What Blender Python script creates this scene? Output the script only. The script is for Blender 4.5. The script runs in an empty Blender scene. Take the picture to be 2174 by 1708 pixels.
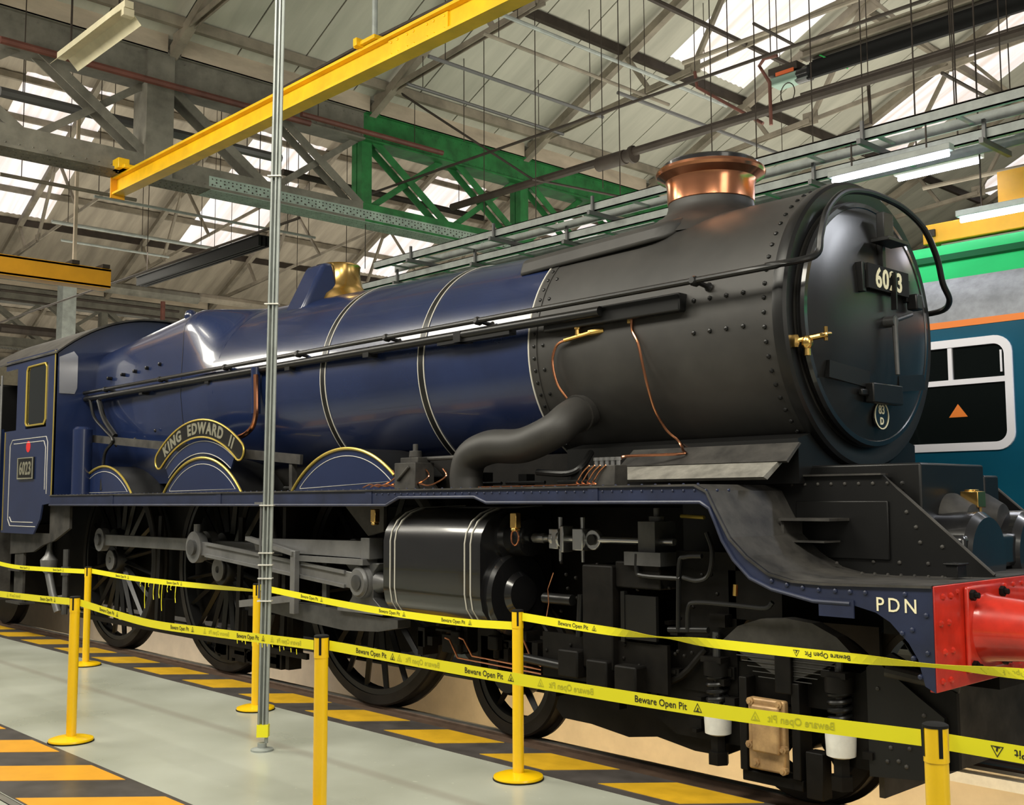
import bpy, bmesh, math, random
from math import sin, cos, pi, radians, sqrt
from mathutils import Vector, Matrix
random.seed(7)
C = bpy.context.scene.collection
# ------------------------------------------------------------------ camera
F_PX, IW, IH = 2325.74, 2174.0, 1708.0
CAM = Vector((3.3976, -6.2032, 1.6504))
_y, _p, _r = radians(46.7847), radians(5.1021), radians(-0.239)
DIRV = Vector((-sin(_y)*cos(_p), cos(_y)*cos(_p), sin(_p)))
_R = Vector((cos(_y), sin(_y), 0)); _U = _R.cross(DIRV)
RV = _R*cos(_r)+_U*sin(_r); UV = -_R*sin(_r)+_U*cos(_r)
cd = bpy.data.cameras.new('camera'); cd.sensor_width = 36; cd.sensor_fit = 'HORIZONTAL'
cd.lens = F_PX/IW*36; cd.clip_end = 300; cd.clip_start = 0.05
cam = bpy.data.objects.new('camera', cd); C.objects.link(cam)
m = Matrix(((RV.x, UV.x, -DIRV.x), (RV.y, UV.y, -DIRV.y), (RV.z, UV.z, -DIRV.z))).to_4x4()
m.translation = CAM; cam.matrix_world = m
bpy.context.scene.camera = cam
def un(px, py, ax, v):                      # where the sight line of a photo point meets the plane ax = v
    D = DIRV+RV*((px-IW/2)/F_PX)+UV*((IH/2-py)/F_PX); i = 'xyz'.index(ax)
    return CAM+D*((v-CAM[i])/D[i])
# ------------------------------------------------------------------ world, light, exposure
w = bpy.data.worlds.new('world'); bpy.context.scene.world = w; w.use_nodes = True
w.node_tree.nodes['Background'].inputs[0].default_value = (1.0, 0.95, 0.84, 1)
w.node_tree.nodes['Background'].inputs[1].default_value = 0.19
vs = bpy.context.scene.view_settings
vs.view_transform = 'Standard'; vs.look = 'None'; vs.gamma = 1; vs.exposure = 0.0; vs.use_curve_mapping = False
def area(name, loc, sx, sy, power, col, rot=(0, 0, 0)):
    l = bpy.data.lights.new(name, 'AREA'); l.shape = 'RECTANGLE'; l.size = sx; l.size_y = sy; l.energy = power; l.color = col
    o = bpy.data.objects.new(name, l); o.location = loc; o.rotation_euler = rot; C.objects.link(o); return o
WARM = (1.0, 0.95, 0.82); COOL = (0.9, 0.93, 1.0)
for i, x in enumerate((-13.5, -8.2, -2.6, 3.2)):            # the lit batten row over the walkway, out of frame
    area('walkway_light', (x, -5.0, 6.5), 3.6, 1.6, 375, WARM, (radians(32), 0, 0))
for x, y, z, l in ((-1.365, 3.0, 4.628, 1.1), (-1.465, 4.2, 4.878, .8), (0.0, 3.8, 4.245, 2.0)):    # the lit tube lights in view
    area('tube_light_glow', (x, y, z), l, 0.05, 6, COOL)
area('coach_road_light', (3.6, 2.6, 5.6), 2.4, 0.3, 170, COOL)
area('front_end_light', (9, -3.5, 4.2), 5.0, 3.0, 160, WARM, (0, radians(68), 0))  # unseen area light ahead of the engine, no doorway modelled
area('far_bay_light', (-19, 3, 6.5), 6, 3, 500, WARM)  # unseen area light over the far bay, no fitting modelled
area('roof_fill_uplight', (-4.5, 10, 4.9), 8, 13, 700, WARM, (pi, 0, 0))  # added fills facing up to brighten the roof underside, no fittings there
area('roof_fill_uplight', (-21, 8, 4.9), 12, 26, 1000, WARM, (pi, 0, 0))
area('roof_fill_uplight', (-38, 8, 4.9), 12, 26, 1000, WARM, (pi, 0, 0))
area('pit_light', (-1.6, -0.56, -0.35), 5.2, 0.12, 42, (1, 0.80, 0.50), (radians(90), 0, 0))
area('pit_light', (-10, -0.56, -0.45), 6, 0.12, 30, (1, 0.93, 0.85), (radians(90), 0, 0))
# ------------------------------------------------------------------ materials
def mat(name, col, rough=0.5, metal=0.0, var=0.0, scale=4.0, bump=0.0, coat=0.0, emit=None, es=0, col2=None, stretch=None, trans=0):
    m = bpy.data.materials.new(name); m.use_nodes = True; nt = m.node_tree; b = nt.nodes['Principled BSDF']
    b.inputs['Base Color'].default_value = (*col, 1); b.inputs['Roughness'].default_value = rough; b.inputs['Metallic'].default_value = metal
    b.inputs['Coat Weight'].default_value = coat; b.inputs['Coat Roughness'].default_value = 0.06
    if trans: b.inputs['Transmission Weight'].default_value = trans; b.inputs['IOR'].default_value = 1.45
    if emit: b.inputs['Emission Color'].default_value = (*emit, 1); b.inputs['Emission Strength'].default_value = es
    if var or bump:
        tc = nt.nodes.new('ShaderNodeTexCoord'); mp = nt.nodes.new('ShaderNodeMapping')
        if stretch: mp.inputs['Scale'].default_value = stretch
        nt.links.new(tc.outputs['Object'], mp.inputs[0])
        n = nt.nodes.new('ShaderNodeTexNoise'); n.inputs['Scale'].default_value = scale; n.inputs['Detail'].default_value = 6; n.inputs['Roughness'].default_value = 0.62
        nt.links.new(mp.outputs[0], n.inputs['Vector'])
        if var:
            cr = nt.nodes.new('ShaderNodeValToRGB'); c2 = col2 or tuple(c*(1-var) for c in col)
            cr.color_ramp.elements[0].position = 0.33; cr.color_ramp.elements[1].position = 0.66
            cr.color_ramp.elements[0].color = (*c2, 1); cr.color_ramp.elements[1].color = (*col, 1)
            nt.links.new(n.outputs['Fac'], cr.inputs[0]); nt.links.new(cr.outputs[0], b.inputs['Base Color'])
        if bump:
            bp = nt.nodes.new('ShaderNodeBump'); bp.inputs['Strength'].default_value = bump; bp.inputs['Distance'].default_value = 0.01
            nt.links.new(n.outputs['Fac'], bp.inputs['Height']); nt.links.new(bp.outputs[0], b.inputs['Normal'])
    return m
M = dict(
 blue=mat('loco_blue', (0.011, 0.021, 0.070), 0.26, 0, 0.25, 1.5, 0.02, coat=0.35),
 bluedull=mat('frame_blue', (0.015, 0.022, 0.058), 0.42, 0, 0.4, 5, 0.05),
 black=mat('black_paint', (0.008, 0.008, 0.008), 0.36, 0, 0.3, 3, 0.04),
 doorblack=mat('door_black', (0.016, 0.016, 0.016), 0.30, 0, 0.5, 3, 0.06),
 gloss=mat('gloss_black', (0.010, 0.010, 0.011), 0.24, 0, 0.3, 3, 0.01, coat=0.5),
 smoke=mat('smokebox_black', (0.032, 0.030, 0.027), 0.55, 0, 0.6, 1.6, 0.12),
 dusty=mat('dusty_black', (0.06, 0.056, 0.05), 0.6, 0, 0.7, 4, 0.1, col2=(0.016, 0.015, 0.014)),
 greyplate=mat('dusty_grey_plate', (0.24, 0.23, 0.20), 0.6, 0, 0.5, 9, 0.1),
 grime=mat('oily_grime', (0.007, 0.006, 0.005), 0.55, 0, 0.6, 7, 0.25),
 steel=mat('bright_steel', (0.20, 0.20, 0.20), 0.45, 0.45, 0.35, 4, 0.05),
 steeldark=mat('greased_steel', (0.10, 0.10, 0.10), 0.42, 0.5, 0.4, 5, 0.08),
 shine=mat('shiny_steel', (0.5, 0.5, 0.5), 0.22, 0.9),
 copper=mat('copper', (0.80, 0.34, 0.18), 0.20, 1.0, 0.25, 3),
 brass=mat('brass', (0.78, 0.50, 0.16), 0.24, 1.0, 0.25, 4),
 brasspaint=mat('polished_brass_line', (0.62, 0.47, 0.10), 0.3, 0.7),
 bronze=mat('bronze_cover', (0.52, 0.33, 0.15), 0.42, 0.25, 0.5, 9, 0.1, col2=(0.28, 0.17, 0.08)),
 line=mat('cream_lining', (0.52, 0.50, 0.44), 0.5),
 letter=mat('cream_letter', (0.80, 0.74, 0.50), 0.5),
 white=mat('white_paint', (0.75, 0.74, 0.68), 0.4, 0, 0.2, 10),
 red=mat('buffer_red', (0.62, 0.030, 0.014), 0.28, 0, 0.4, 6, 0.05, coat=0.4),
 redspot=mat('red_spot', (0.55, 0.02, 0.02), 0.5),
 tyre=mat('tyre_steel', (0.022, 0.019, 0.016), 0.5, 0.3, 0.5, 5, 0.1),
 rust=mat('rail_rust', (0.12, 0.075, 0.05), 0.6, 0.2, 0.5, 6, 0.1),
 railtop=mat('rail_head', (0.55, 0.53, 0.48), 0.3, 0.8, 0.3, 6),
 post=mat('yellow_post', (0.93, 0.58, 0.003), 0.32, 0, 0.06, 5, coat=0.3),
 tape=mat('yellow_tape', (0.86, 0.80, 0.012), 0.5),
 tapeink=mat('tape_ink', (0.015, 0.015, 0.01), 0.6),
 tapefaint=mat('tape_print_showing_through', (0.52, 0.50, 0.02), 0.6),
 blackplastic=mat('black_plastic', (0.008, 0.008, 0.008), 0.75),
 galv=mat('galvanised_steel', (0.36, 0.39, 0.37), 0.5, 0.1, 0.3, 6),
 polegalv=mat('pole_galvanised', (0.34, 0.37, 0.35), 0.45, 0.15, 0.2, 6),
 galvdark=mat('dark_conduit', (0.13, 0.13, 0.13), 0.45, 0.4),
 crane=mat('crane_yellow', (0.95, 0.56, 0.006), 0.38, 0, 0.25, 2.5),
 craneor=mat('crane_orange', (0.82, 0.38, 0.012), 0.5, 0, 0.2, 2),
 girder=mat('girder_grey', (0.20, 0.19, 0.155), 0.7, 0, 0.45, 3, 0.15),
 girderg=mat('girder_green', (0.020, 0.19, 0.045), 0.6, 0, 0.5, 4, 0.1),
 girderp=mat('girder_pale_rivet_strip', (0.36, 0.46, 0.40), 0.6, 0, 0.4, 4),
 iron=mat('dusty_brown_pipe', (0.050, 0.038, 0.030), 0.6, 0.1, 0.4, 4),
 redpipe=mat('red_oxide_pipe', (0.15, 0.05, 0.035), 0.6, 0, 0.4, 4),
 roofmetal=mat('roof_steelwork', (0.30, 0.26, 0.20), 0.7, 0, 0.5, 2),
 cream=mat('cream_board', (0.56, 0.47, 0.36), 0.7, 0, 0.35, 3, stretch=(1, 0.3, 1)),
 sheet=mat('roof_lining_sheet', (0.50, 0.49, 0.41), 0.75, 0, 0.22, 1.2, stretch=(0.35, 2.5, 0.35)),
 sheetb=mat('roof_lining_sheet_brown', (0.45, 0.39, 0.31), 0.75, 0, 0.35, 1.2, stretch=(0.35, 2.5, 0.35)),
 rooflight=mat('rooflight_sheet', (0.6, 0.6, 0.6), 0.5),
 wallm=mat('whitewashed_brick', (0.44, 0.40, 0.31), 0.85, 0, 0.35, 2, 0.2),
 pit=mat('pit_wall', (0.66, 0.56, 0.40), 0.7, 0, 0.15, 4),
 cgreen=mat('coach_roof_green', (0.030, 0.50, 0.16), 0.8, 0, 0.12, 2),
 cdark=mat('coach_dark_green', (0.01, 0.09, 0.035), 0.8),
 cgrey=mat('coach_grey', (0.30, 0.32, 0.36), 0.5, 0, 0.35, 9),
 corange=mat('coach_orange_line', (0.85, 0.22, 0.02), 0.45),
 cblue=mat('coach_blue', (0.006, 0.095, 0.17), 0.22, 0, 0.1, 2, coat=0.5),
 cwhite=mat('coach_window_frame', (0.84, 0.84, 0.92), 0.4, 0),
 glass=mat('dark_window_glass', (0.008, 0.011, 0.011), 0.05, 0, trans=0.3),
 seat=mat('coach_seat', (0.16, 0.03, 0.03), 0.7), 
 seatb=mat('coach_seat_blue', (0.03, 0.05, 0.12), 0.7),
 tube=mat('fluorescent_tube', (1, 1, 1), 0.5, emit=(0.86, 0.82, 1.0), es=14),
 fitting=mat('light_fitting', (0.72, 0.66, 0.46), 0.5, 0, 0.2, 3),
 hoistgreen=mat('hoist_green', (0.22, 0.32, 0.27), 0.6), orange=mat('hoist_orange', (0.65, 0.12, 0.03), 0.6),
 cable=mat('green_cable', (0.05, 0.55, 0.12), 0.5), plaque=mat('brass_plate_letters', (0.30, 0.29, 0.22), 0.4, 0.5),
 conc=mat('pit_coping', (0.20, 0.18, 0.17), 0.6, 0, 0.4, 5),
 stripe=mat('hatch_yellow', (0.72, 0.42, 0.02), 0.42, 0, 0.22, 6),
 stripeo=mat('hatch_orange_yellow', (0.80, 0.38, 0.03), 0.35, 0, 0.12, 6),
 hatch=mat('hatch_dark_ground', (0.095, 0.085, 0.080), 0.33, 0, 0.4, 5),
)
# rooflight: translucent sheet glowing with daylight behind, corrugation shading painted into the glow as streaks down the slope
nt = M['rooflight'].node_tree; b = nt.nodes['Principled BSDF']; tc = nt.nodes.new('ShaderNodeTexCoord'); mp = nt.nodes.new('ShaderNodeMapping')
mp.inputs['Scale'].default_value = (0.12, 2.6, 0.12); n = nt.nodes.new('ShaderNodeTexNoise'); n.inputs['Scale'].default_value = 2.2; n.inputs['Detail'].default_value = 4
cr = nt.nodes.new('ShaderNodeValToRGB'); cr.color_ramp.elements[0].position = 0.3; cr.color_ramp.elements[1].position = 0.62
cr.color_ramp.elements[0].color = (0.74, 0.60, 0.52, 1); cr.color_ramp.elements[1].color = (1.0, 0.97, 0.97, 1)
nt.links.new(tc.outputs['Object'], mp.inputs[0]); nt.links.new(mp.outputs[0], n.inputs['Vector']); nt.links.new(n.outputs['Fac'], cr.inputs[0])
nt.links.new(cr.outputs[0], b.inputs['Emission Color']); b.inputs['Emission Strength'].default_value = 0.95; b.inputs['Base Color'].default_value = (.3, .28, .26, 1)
# floor: pale green-grey epoxy with scuffs and a faint joint line
def floor_mat():
    m = bpy.data.materials.new('epoxy_floor'); m.use_nodes = True; nt = m.node_tree; b = nt.nodes['Principled BSDF']
    tc = nt.nodes.new('ShaderNodeTexCoord')
    n1 = nt.nodes.new('ShaderNodeTexNoise'); n1.inputs['Scale'].default_value = 0.9; n1.inputs['Detail'].default_value = 7
    n2 = nt.nodes.new('ShaderNodeTexNoise'); n2.inputs['Scale'].default_value = 22; n2.inputs['Detail'].default_value = 6
    c1 = nt.nodes.new('ShaderNodeValToRGB'); c1.color_ramp.elements[0].color = (0.35, 0.365, 0.30, 1); c1.color_ramp.elements[1].color = (0.47, 0.49, 0.42, 1)
    c1.color_ramp.elements[0].position = 0.35; c1.color_ramp.elements[1].position = 0.65
    c2 = nt.nodes.new('ShaderNodeValToRGB'); c2.color_ramp.elements[0].position = 0.66; c2.color_ramp.elements[1].position = 0.76
    c2.color_ramp.elements[0].color = (0, 0, 0, 1); c2.color_ramp.elements[1].color = (1, 1, 1, 1)
    mx = nt.nodes.new('ShaderNodeMixRGB'); mx.inputs[2].default_value = (0.55, 0.56, 0.47, 1)
    for q in (n1, n2): nt.links.new(tc.outputs['Object'], q.inputs['Vector'])
    nt.links.new(n1.outputs['Fac'], c1.inputs[0]); nt.links.new(n2.outputs['Fac'], c2.inputs[0]); nt.links.new(c2.outputs[0], mx.inputs[0]); nt.links.new(c1.outputs[0], mx.inputs[1])
    sx = nt.nodes.new('ShaderNodeSeparateXYZ'); nt.links.new(tc.outputs['Object'], sx.inputs[0])      # worn joint line along the walkway
    a1 = nt.nodes.new('ShaderNodeMath'); a1.operation = 'ADD'; a1.inputs[1].default_value = 2.15; nt.links.new(sx.outputs['Y'], a1.inputs[0])
    a2 = nt.nodes.new('ShaderNodeMath'); a2.operation = 'ABSOLUTE'; nt.links.new(a1.outputs[0], a2.inputs[0])
    a3 = nt.nodes.new('ShaderNodeMapRange'); a3.inputs['From Min'].default_value = 0.02; a3.inputs['From Max'].default_value = 0.07; a3.inputs['To Min'].default_value = 0.3; a3.inputs['To Max'].default_value = 0.0
    nt.links.new(a2.outputs[0], a3.inputs['Value'])
    mj = nt.nodes.new('ShaderNodeMixRGB'); mj.inputs[2].default_value = (0.20, 0.15, 0.12, 1)
    nt.links.new(a3.outputs[0], mj.inputs[0]); nt.links.new(mx.outputs[0], mj.inputs[1]); nt.links.new(mj.outputs[0], b.inputs['Base Color'])
    rr = nt.nodes.new('ShaderNodeMapRange'); rr.inputs['To Min'].default_value = 0.22; rr.inputs['To Max'].default_value = 0.36
    nt.links.new(n1.outputs['Fac'], rr.inputs['Value']); nt.links.new(rr.outputs[0], b.inputs['Roughness'])
    return m
M['floor'] = floor_mat()
for k_, v_ in (('grime', .18), ('tyre', .25), ('blackplastic', .2), ('black', .35), ('iron', .3), ('dusty', .35), ('cgreen', .1), ('cdark', .1)): M[k_].node_tree.nodes['Principled BSDF'].inputs['Specular IOR Level'].default_value = v_
# ------------------------------------------------------------------ mesh builder
class MB:
    def __init__(s): s.v = []; s.f = []
    def add(s, vs, fs):
        o = len(s.v); s.v += [Vector(a) for a in vs]; s.f += [tuple(i+o for i in f) for f in fs]; return s
    def box(s, x0, x1, y0, y1, z0, z1):
        return s.add([(x0, y0, z0), (x1, y0, z0), (x1, y1, z0), (x0, y1, z0), (x0, y0, z1), (x1, y0, z1), (x1, y1, z1), (x0, y1, z1)],
                     [(0, 3, 2, 1), (4, 5, 6, 7), (0, 1, 5, 4), (1, 2, 6, 5), (2, 3, 7, 6), (3, 0, 4, 7)])
    def bar(s, p, q, w, h, up=(0, 0, 1)):            # rectangular bar; w across, h along up
        p = Vector(p); q = Vector(q); d = (q-p).normalized(); up = Vector(up)
        a = d.cross(up)
        if a.length < 1e-4: a = d.cross(Vector((1, 0, 0)))
        a.normalize(); b = a.cross(d); a = a*w/2; b = b*h/2
        return s.add([p-a-b, p+a-b, p+a+b, p-a+b, q-a-b, q+a-b, q+a+b, q-a+b], [(0, 1, 2, 3), (7, 6, 5, 4), (0, 4, 5, 1), (1, 5, 6, 2), (2, 6, 7, 3), (3, 7, 4, 0)])
    def ibeam(s, p, q, w, h, t=0.02, up=(0, 0, 1)):
        p = Vector(p); q = Vector(q); u = Vector(up)*(h/2-t/2)
        s.bar(p+u, q+u, w, t, up); s.bar(p-u, q-u, w, t, up); return s.bar(p, q, t, h-2*t, up)
    def angle(s, p, q, w, t=0.012, up=(0, 0, 1)):
        p = Vector(p); q = Vector(q); s.bar(p, q, w, t, up); d = (q-p).normalized(); b = d.cross(Vector(up)).cross(d).normalized()
        return s.bar(p+b*w/2, q+b*w/2, t, w, up)
    def tube(s, pts, r, n=8, caps=True):
        pts = [Vector(p) for p in pts]; rs = r if isinstance(r, (list, tuple)) else [r]*len(pts); rings = []
        t = (pts[1]-pts[0]).normalized(); a = t.orthogonal().normalized()
        for i, p in enumerate(pts):
            if i == 0: t = (pts[1]-pts[0]).normalized()
            elif i == len(pts)-1: t = (pts[-1]-pts[-2]).normalized()
            else: t = ((pts[i+1]-p).normalized()+(p-pts[i-1]).normalized()).normalized()
            a = (a-t*a.dot(t)).normalized(); b = t.cross(a)
            rings.append([p+(a*cos(2*pi*k/n)+b*sin(2*pi*k/n))*rs[i] for k in range(n)])
        vs = [v for rg in rings for v in rg]; fs = []
        for i in range(len(pts)-1):
            for k in range(n):
                fs.append((i*n+k, i*n+(k+1) % n, (i+1)*n+(k+1) % n, (i+1)*n+k))
        if caps: fs += [tuple(reversed(range(n))), tuple(range((len(pts)-1)*n, len(pts)*n))]
        return s.add(vs, fs)
    def lathe(s, o, ax, prof, n=32, cap=True):       # prof: (distance along axis, radius)
        o = Vector(o); ax = Vector(ax).normalized(); a = Vector((0, 0, 1)) if abs(ax.z) < 0.9 else Vector((1, 0, 0))
        a = (a-ax*a.dot(ax)).normalized(); b = ax.cross(a); vs = []
        for (d, r) in prof: vs += [o+ax*d+(a*cos(2*pi*k/n)+b*sin(2*pi*k/n))*max(r, 1e-4) for k in range(n)]
        fs = [(i*n+k, i*n+(k+1) % n, (i+1)*n+(k+1) % n, (i+1)*n+k) for i in range(len(prof)-1) for k in range(n)]
        if cap: fs += [tuple(reversed(range(n))), tuple(range((len(prof)-1)*n, len(prof)*n))]
        return s.add(vs, fs)
    def prism(s, poly, axis, a, b):                   # poly in the other two axes, extruded from a to b
        n = len(poly)
        mk = {'x': lambda p, t: (t, p[0], p[1]), 'y': lambda p, t: (p[0], t, p[1]), 'z': lambda p, t: (p[0], p[1], t)}[axis]
        vs = [mk(p, a) for p in poly]+[mk(p, b) for p in poly]
        return s.add(vs, [tuple(reversed(range(n))), tuple(range(n, 2*n))]+[(i, (i+1) % n, n+(i+1) % n, n+i) for i in range(n)])
    def loft(s, secs, cap=True, closed=True):
        n = len(secs[0]); vs = [v for q in secs for v in q]; fs = []
        for i in range(len(secs)-1):
            for k in range(n if closed else n-1): fs.append((i*n+k, i*n+(k+1) % n, (i+1)*n+(k+1) % n, (i+1)*n+k))
        if cap: fs += [tuple(reversed(range(n))), tuple(range((len(secs)-1)*n, len(secs)*n))]
        return s.add(vs, fs)
    def dome(s, p, nrm, r, h=None, n=6):
        h = h or r*0.8; return s.lathe(p, nrm, [(-0.004, r), (h*0.6, r*0.8), (h, r*0.25)], n)
def tag(o, label=None, cat=None, group=None, kind=None):
    for k, v in (('label', label), ('category', cat), ('group', group), ('kind', kind)):
        if v: o[k] = v
    return o
def origin(o):
    v = Vector((0, 0, 0))
    while o is not None: v += o.location; o = o.parent
    return v
def obj(name, mb, mt, parent=None, label=None, smooth=True, bevel=0, kind=None, loc=None, cat=None, group=None):
    me = bpy.data.meshes.new(name); off = origin(parent) if parent else Vector(loc or (0, 0, 0))
    me.from_pydata([tuple(v-off) for v in mb.v], [], mb.f)
    bm = bmesh.new(); bm.from_mesh(me); bmesh.ops.recalc_face_normals(bm, faces=bm.faces); bm.to_mesh(me); bm.free()
    me.materials.append(M[mt])
    if smooth: me.polygons.foreach_set('use_smooth', [True]*len(me.polygons)); me.set_sharp_from_angle(angle=radians(35))
    o = bpy.data.objects.new(name, me); C.objects.link(o)
    if parent: o.parent = parent
    elif loc: o.location = loc
    if bevel:
        b = o.modifiers.new('bevel', 'BEVEL'); b.width = bevel; b.segments = 2; b.limit_method = 'ANGLE'
    return tag(o, label, cat, group, kind)
def empty(name, loc, label, cat, group=None, kind=None):
    o = bpy.data.objects.new(name, None); o.location = loc; o.empty_display_size = 0.2; C.objects.link(o); return tag(o, label, cat, group, kind)
def dup(root, loc, label=None, group=None, rotz=0):
    r = root.copy(); C.objects.link(r); r.location = loc; r.rotation_euler = (0, 0, rotz)
    if label: r['label'] = label
    if group: r['group'] = group
    for ch in list(root.children):
        c = ch.copy(); C.objects.link(c); c.parent = r
        for g in list(ch.children):
            d = g.copy(); C.objects.link(d); d.parent = c
    return r
def dup_part(p, delta, parent):
    c = p.copy(); C.objects.link(c); c.parent = parent; c.location = p.location+Vector(delta)
    for g in list(p.children):
        d = g.copy(); C.objects.link(d); d.parent = c
    return c
def arc(cx, cz, r, a0, a1, n=24): return [(cx+r*cos(radians(a0+(a1-a0)*i/n)), cz+r*sin(radians(a0+(a1-a0)*i/n))) for i in range(n+1)]
def crv(pts, n=6):                                # Catmull-Rom through points
    P = [Vector(p) for p in pts]; P = [P[0]*2-P[1]]+P+[P[-1]*2-P[-2]]; out = []
    for i in range(1, len(P)-2):
        for k in range(n):
            t = k/n; a, b, c, d = P[i-1], P[i], P[i+1], P[i+2]
            out.append(0.5*((2*b)+(c-a)*t+(2*a-5*b+4*c-d)*t*t+(3*b-a-3*c+d)*t**3))
    return out+[P[-2]]
def text_mb(txt, size, fn, depth=0.0, spacing=1.0, bold=0.0):     # letters laid out flat then mapped by fn(u, v, d) to the world
    cu = bpy.data.curves.new('t', 'FONT'); cu.body = txt; cu.size = size; cu.align_x = 'CENTER'; cu.extrude = depth; cu.resolution_u = 3
    cu.space_character = spacing; cu.offset = bold
    o = bpy.data.objects.new('t', cu); C.objects.link(o); bpy.context.view_layer.update()
    me = bpy.data.meshes.new_from_object(o.evaluated_get(bpy.context.evaluated_depsgraph_get()))
    mb = MB(); mb.add([fn(v.co.x, v.co.y, v.co.z) for v in me.vertices], [tuple(p.vertices) for p in me.polygons])
    bpy.data.objects.remove(o); bpy.data.curves.remove(cu); bpy.data.meshes.remove(me); return mb

# ================================================================== SETTING
fl = obj('floor', MB().box(-26, 9, -14, -1.0, -0.3, 0).box(-26, 9, 1.0, 24, -0.3, 0).box(-26, -17, -1.0, 1.0, -0.3, 0), 'floor', kind='structure', label='pale grey-green epoxy floor of the shed with scuffs', smooth=False)
for y0, y1 in ((-1.0, -0.69), (0.69, 1.0)):
    obj('pit_coping', MB().box(-17, 9, y0, y1, -0.3, -0.025), 'rust', fl, smooth=False)
obj('pit_wall', MB().box(-17, 9, 0.60, 0.69, -1.4, -0.008), 'pit', fl, smooth=False)
obj('pit_wall', MB().box(-17, 9, -0.69, -0.60, -1.4, -0.03), 'pit', fl, smooth=False)
obj('pit_floor', MB().box(-17, 9, -0.7, 0.7, -1.5, -1.4), 'pit', fl, smooth=False)
obj('pit_edge_strip', MB().box(.0, 9, .56, .60, -.095, -.03), 'white', fl, smooth=False)
obj('hatch_ground', MB().box(-17, 9, -1.43, -0.985, 0.0, 0.002), 'hatch', fl, smooth=False)
obj('hatch_ground', MB().box(-17, 9, -3.93, -3.265, 0.0, 0.002), 'hatch', fl, smooth=False)
obj('hatch_ground', MB().box(-17, 9, .985, 1.43, 0.0, 0.002), 'hatch', fl, smooth=False)
a = un(333, 1405, 'z', 0); b = un(240, 1405.7, 'z', 0); SL = (b-a).x/(b-a).y
def stripe(x1, wd, y0, y1, mt):
    dy = y1-y0
    obj('hatch_stripe', MB().prism([(x1, y0), (x1-wd, y0), (x1-wd+SL*dy, y1), (x1+SL*dy, y1)], 'z', 0.002, 0.004), mt, fl, smooth=False)
for k in range(-4, 13): stripe(-2.23-1.043*k, 0.60, -1.0, -1.345, 'stripe')
for k in range(-4, 4): stripe(-.3-1.043*k, 0.60, 1.35, 1.0, 'stripe')
for k in range(-3, 8): stripe(-3.07-1.02*k, 0.50, -3.30, -3.92, 'stripeo')
def rail(y, label, x0=-17, x1=9):
    r = empty('rail', (0, y, 0), label, 'rail')
    s = 1
    obj('rail_body', MB().prism([(y-.036, -.03), (y-.036, -.006), (y-.028, 0), (y+.028, 0), (y+.036, -.006), (y+.036, -.03), (y+.01, -.04), (y+.01, -.13), (y+.06, -.15), (y-.06, -.15), (y-.01, -.13), (y-.01, -.04)], 'x', x0, x1), 'rust', r, smooth=False)
    obj('running_surface', MB().box(x0, x1, y-.022, y+.022, -0.0005, 0.001), 'railtop', r, smooth=False); return r
rail(-.755, 'rusty brown rail at the near edge of the pit under the blue engine')
rail(.755, 'rail at the far edge of the lit pit behind the engine wheels')
rail(-3.965, 'rail in the lower left corner beside the orange hatching')
rail(3.5, 'near rail under the blue coach behind the engine', -14, 9); rail(4.93, 'far rail under the blue coach behind the engine', -14, 9)
# ---- roof
ceil = obj('ceiling', MB().box(-48.6, -48.4, -10, 44, 7.8, 8.0), 'roofmetal', kind='structure', label='ridged shed roof of pale lining sheets with bright rooflights', smooth=False)
S = 0.488
def sheet(xv, d0, d1, y0, y1, mt, nm='roof_panel', corr=0):
    zf = lambda d: 8.1+S*d
    mb = MB()
    if corr:
        n = int((y1-y0)/corr)*2
        ys = [y0+(y1-y0)*i/n for i in range(n+1)]
        a = [(xv+d0, y, zf(d0)+.02*(i % 2)) for i, y in enumerate(ys)]; b = [(xv+d1, y, zf(d1)+.02*(i % 2)) for i, y in enumerate(ys)]
        a2 = [(xv+d0, y, zf(d0)+.05) for y in reversed(ys)]; b2 = [(xv+d1, y, zf(d1)+.05) for y in reversed(ys)]
        mb.loft([a+a2, b+b2])
    else:
        e = 0.012
        mb.loft([[(xv+d, y0+e, zf(d)), (xv+d, y1-e, zf(d)), (xv+d, y1-e, zf(d)+.03), (xv+d, y0+e, zf(d)+.03)] for d in (d0, d1)])
    return obj(nm, mb, mt, ceil, smooth=False)
Y0 = 2.55
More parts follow.
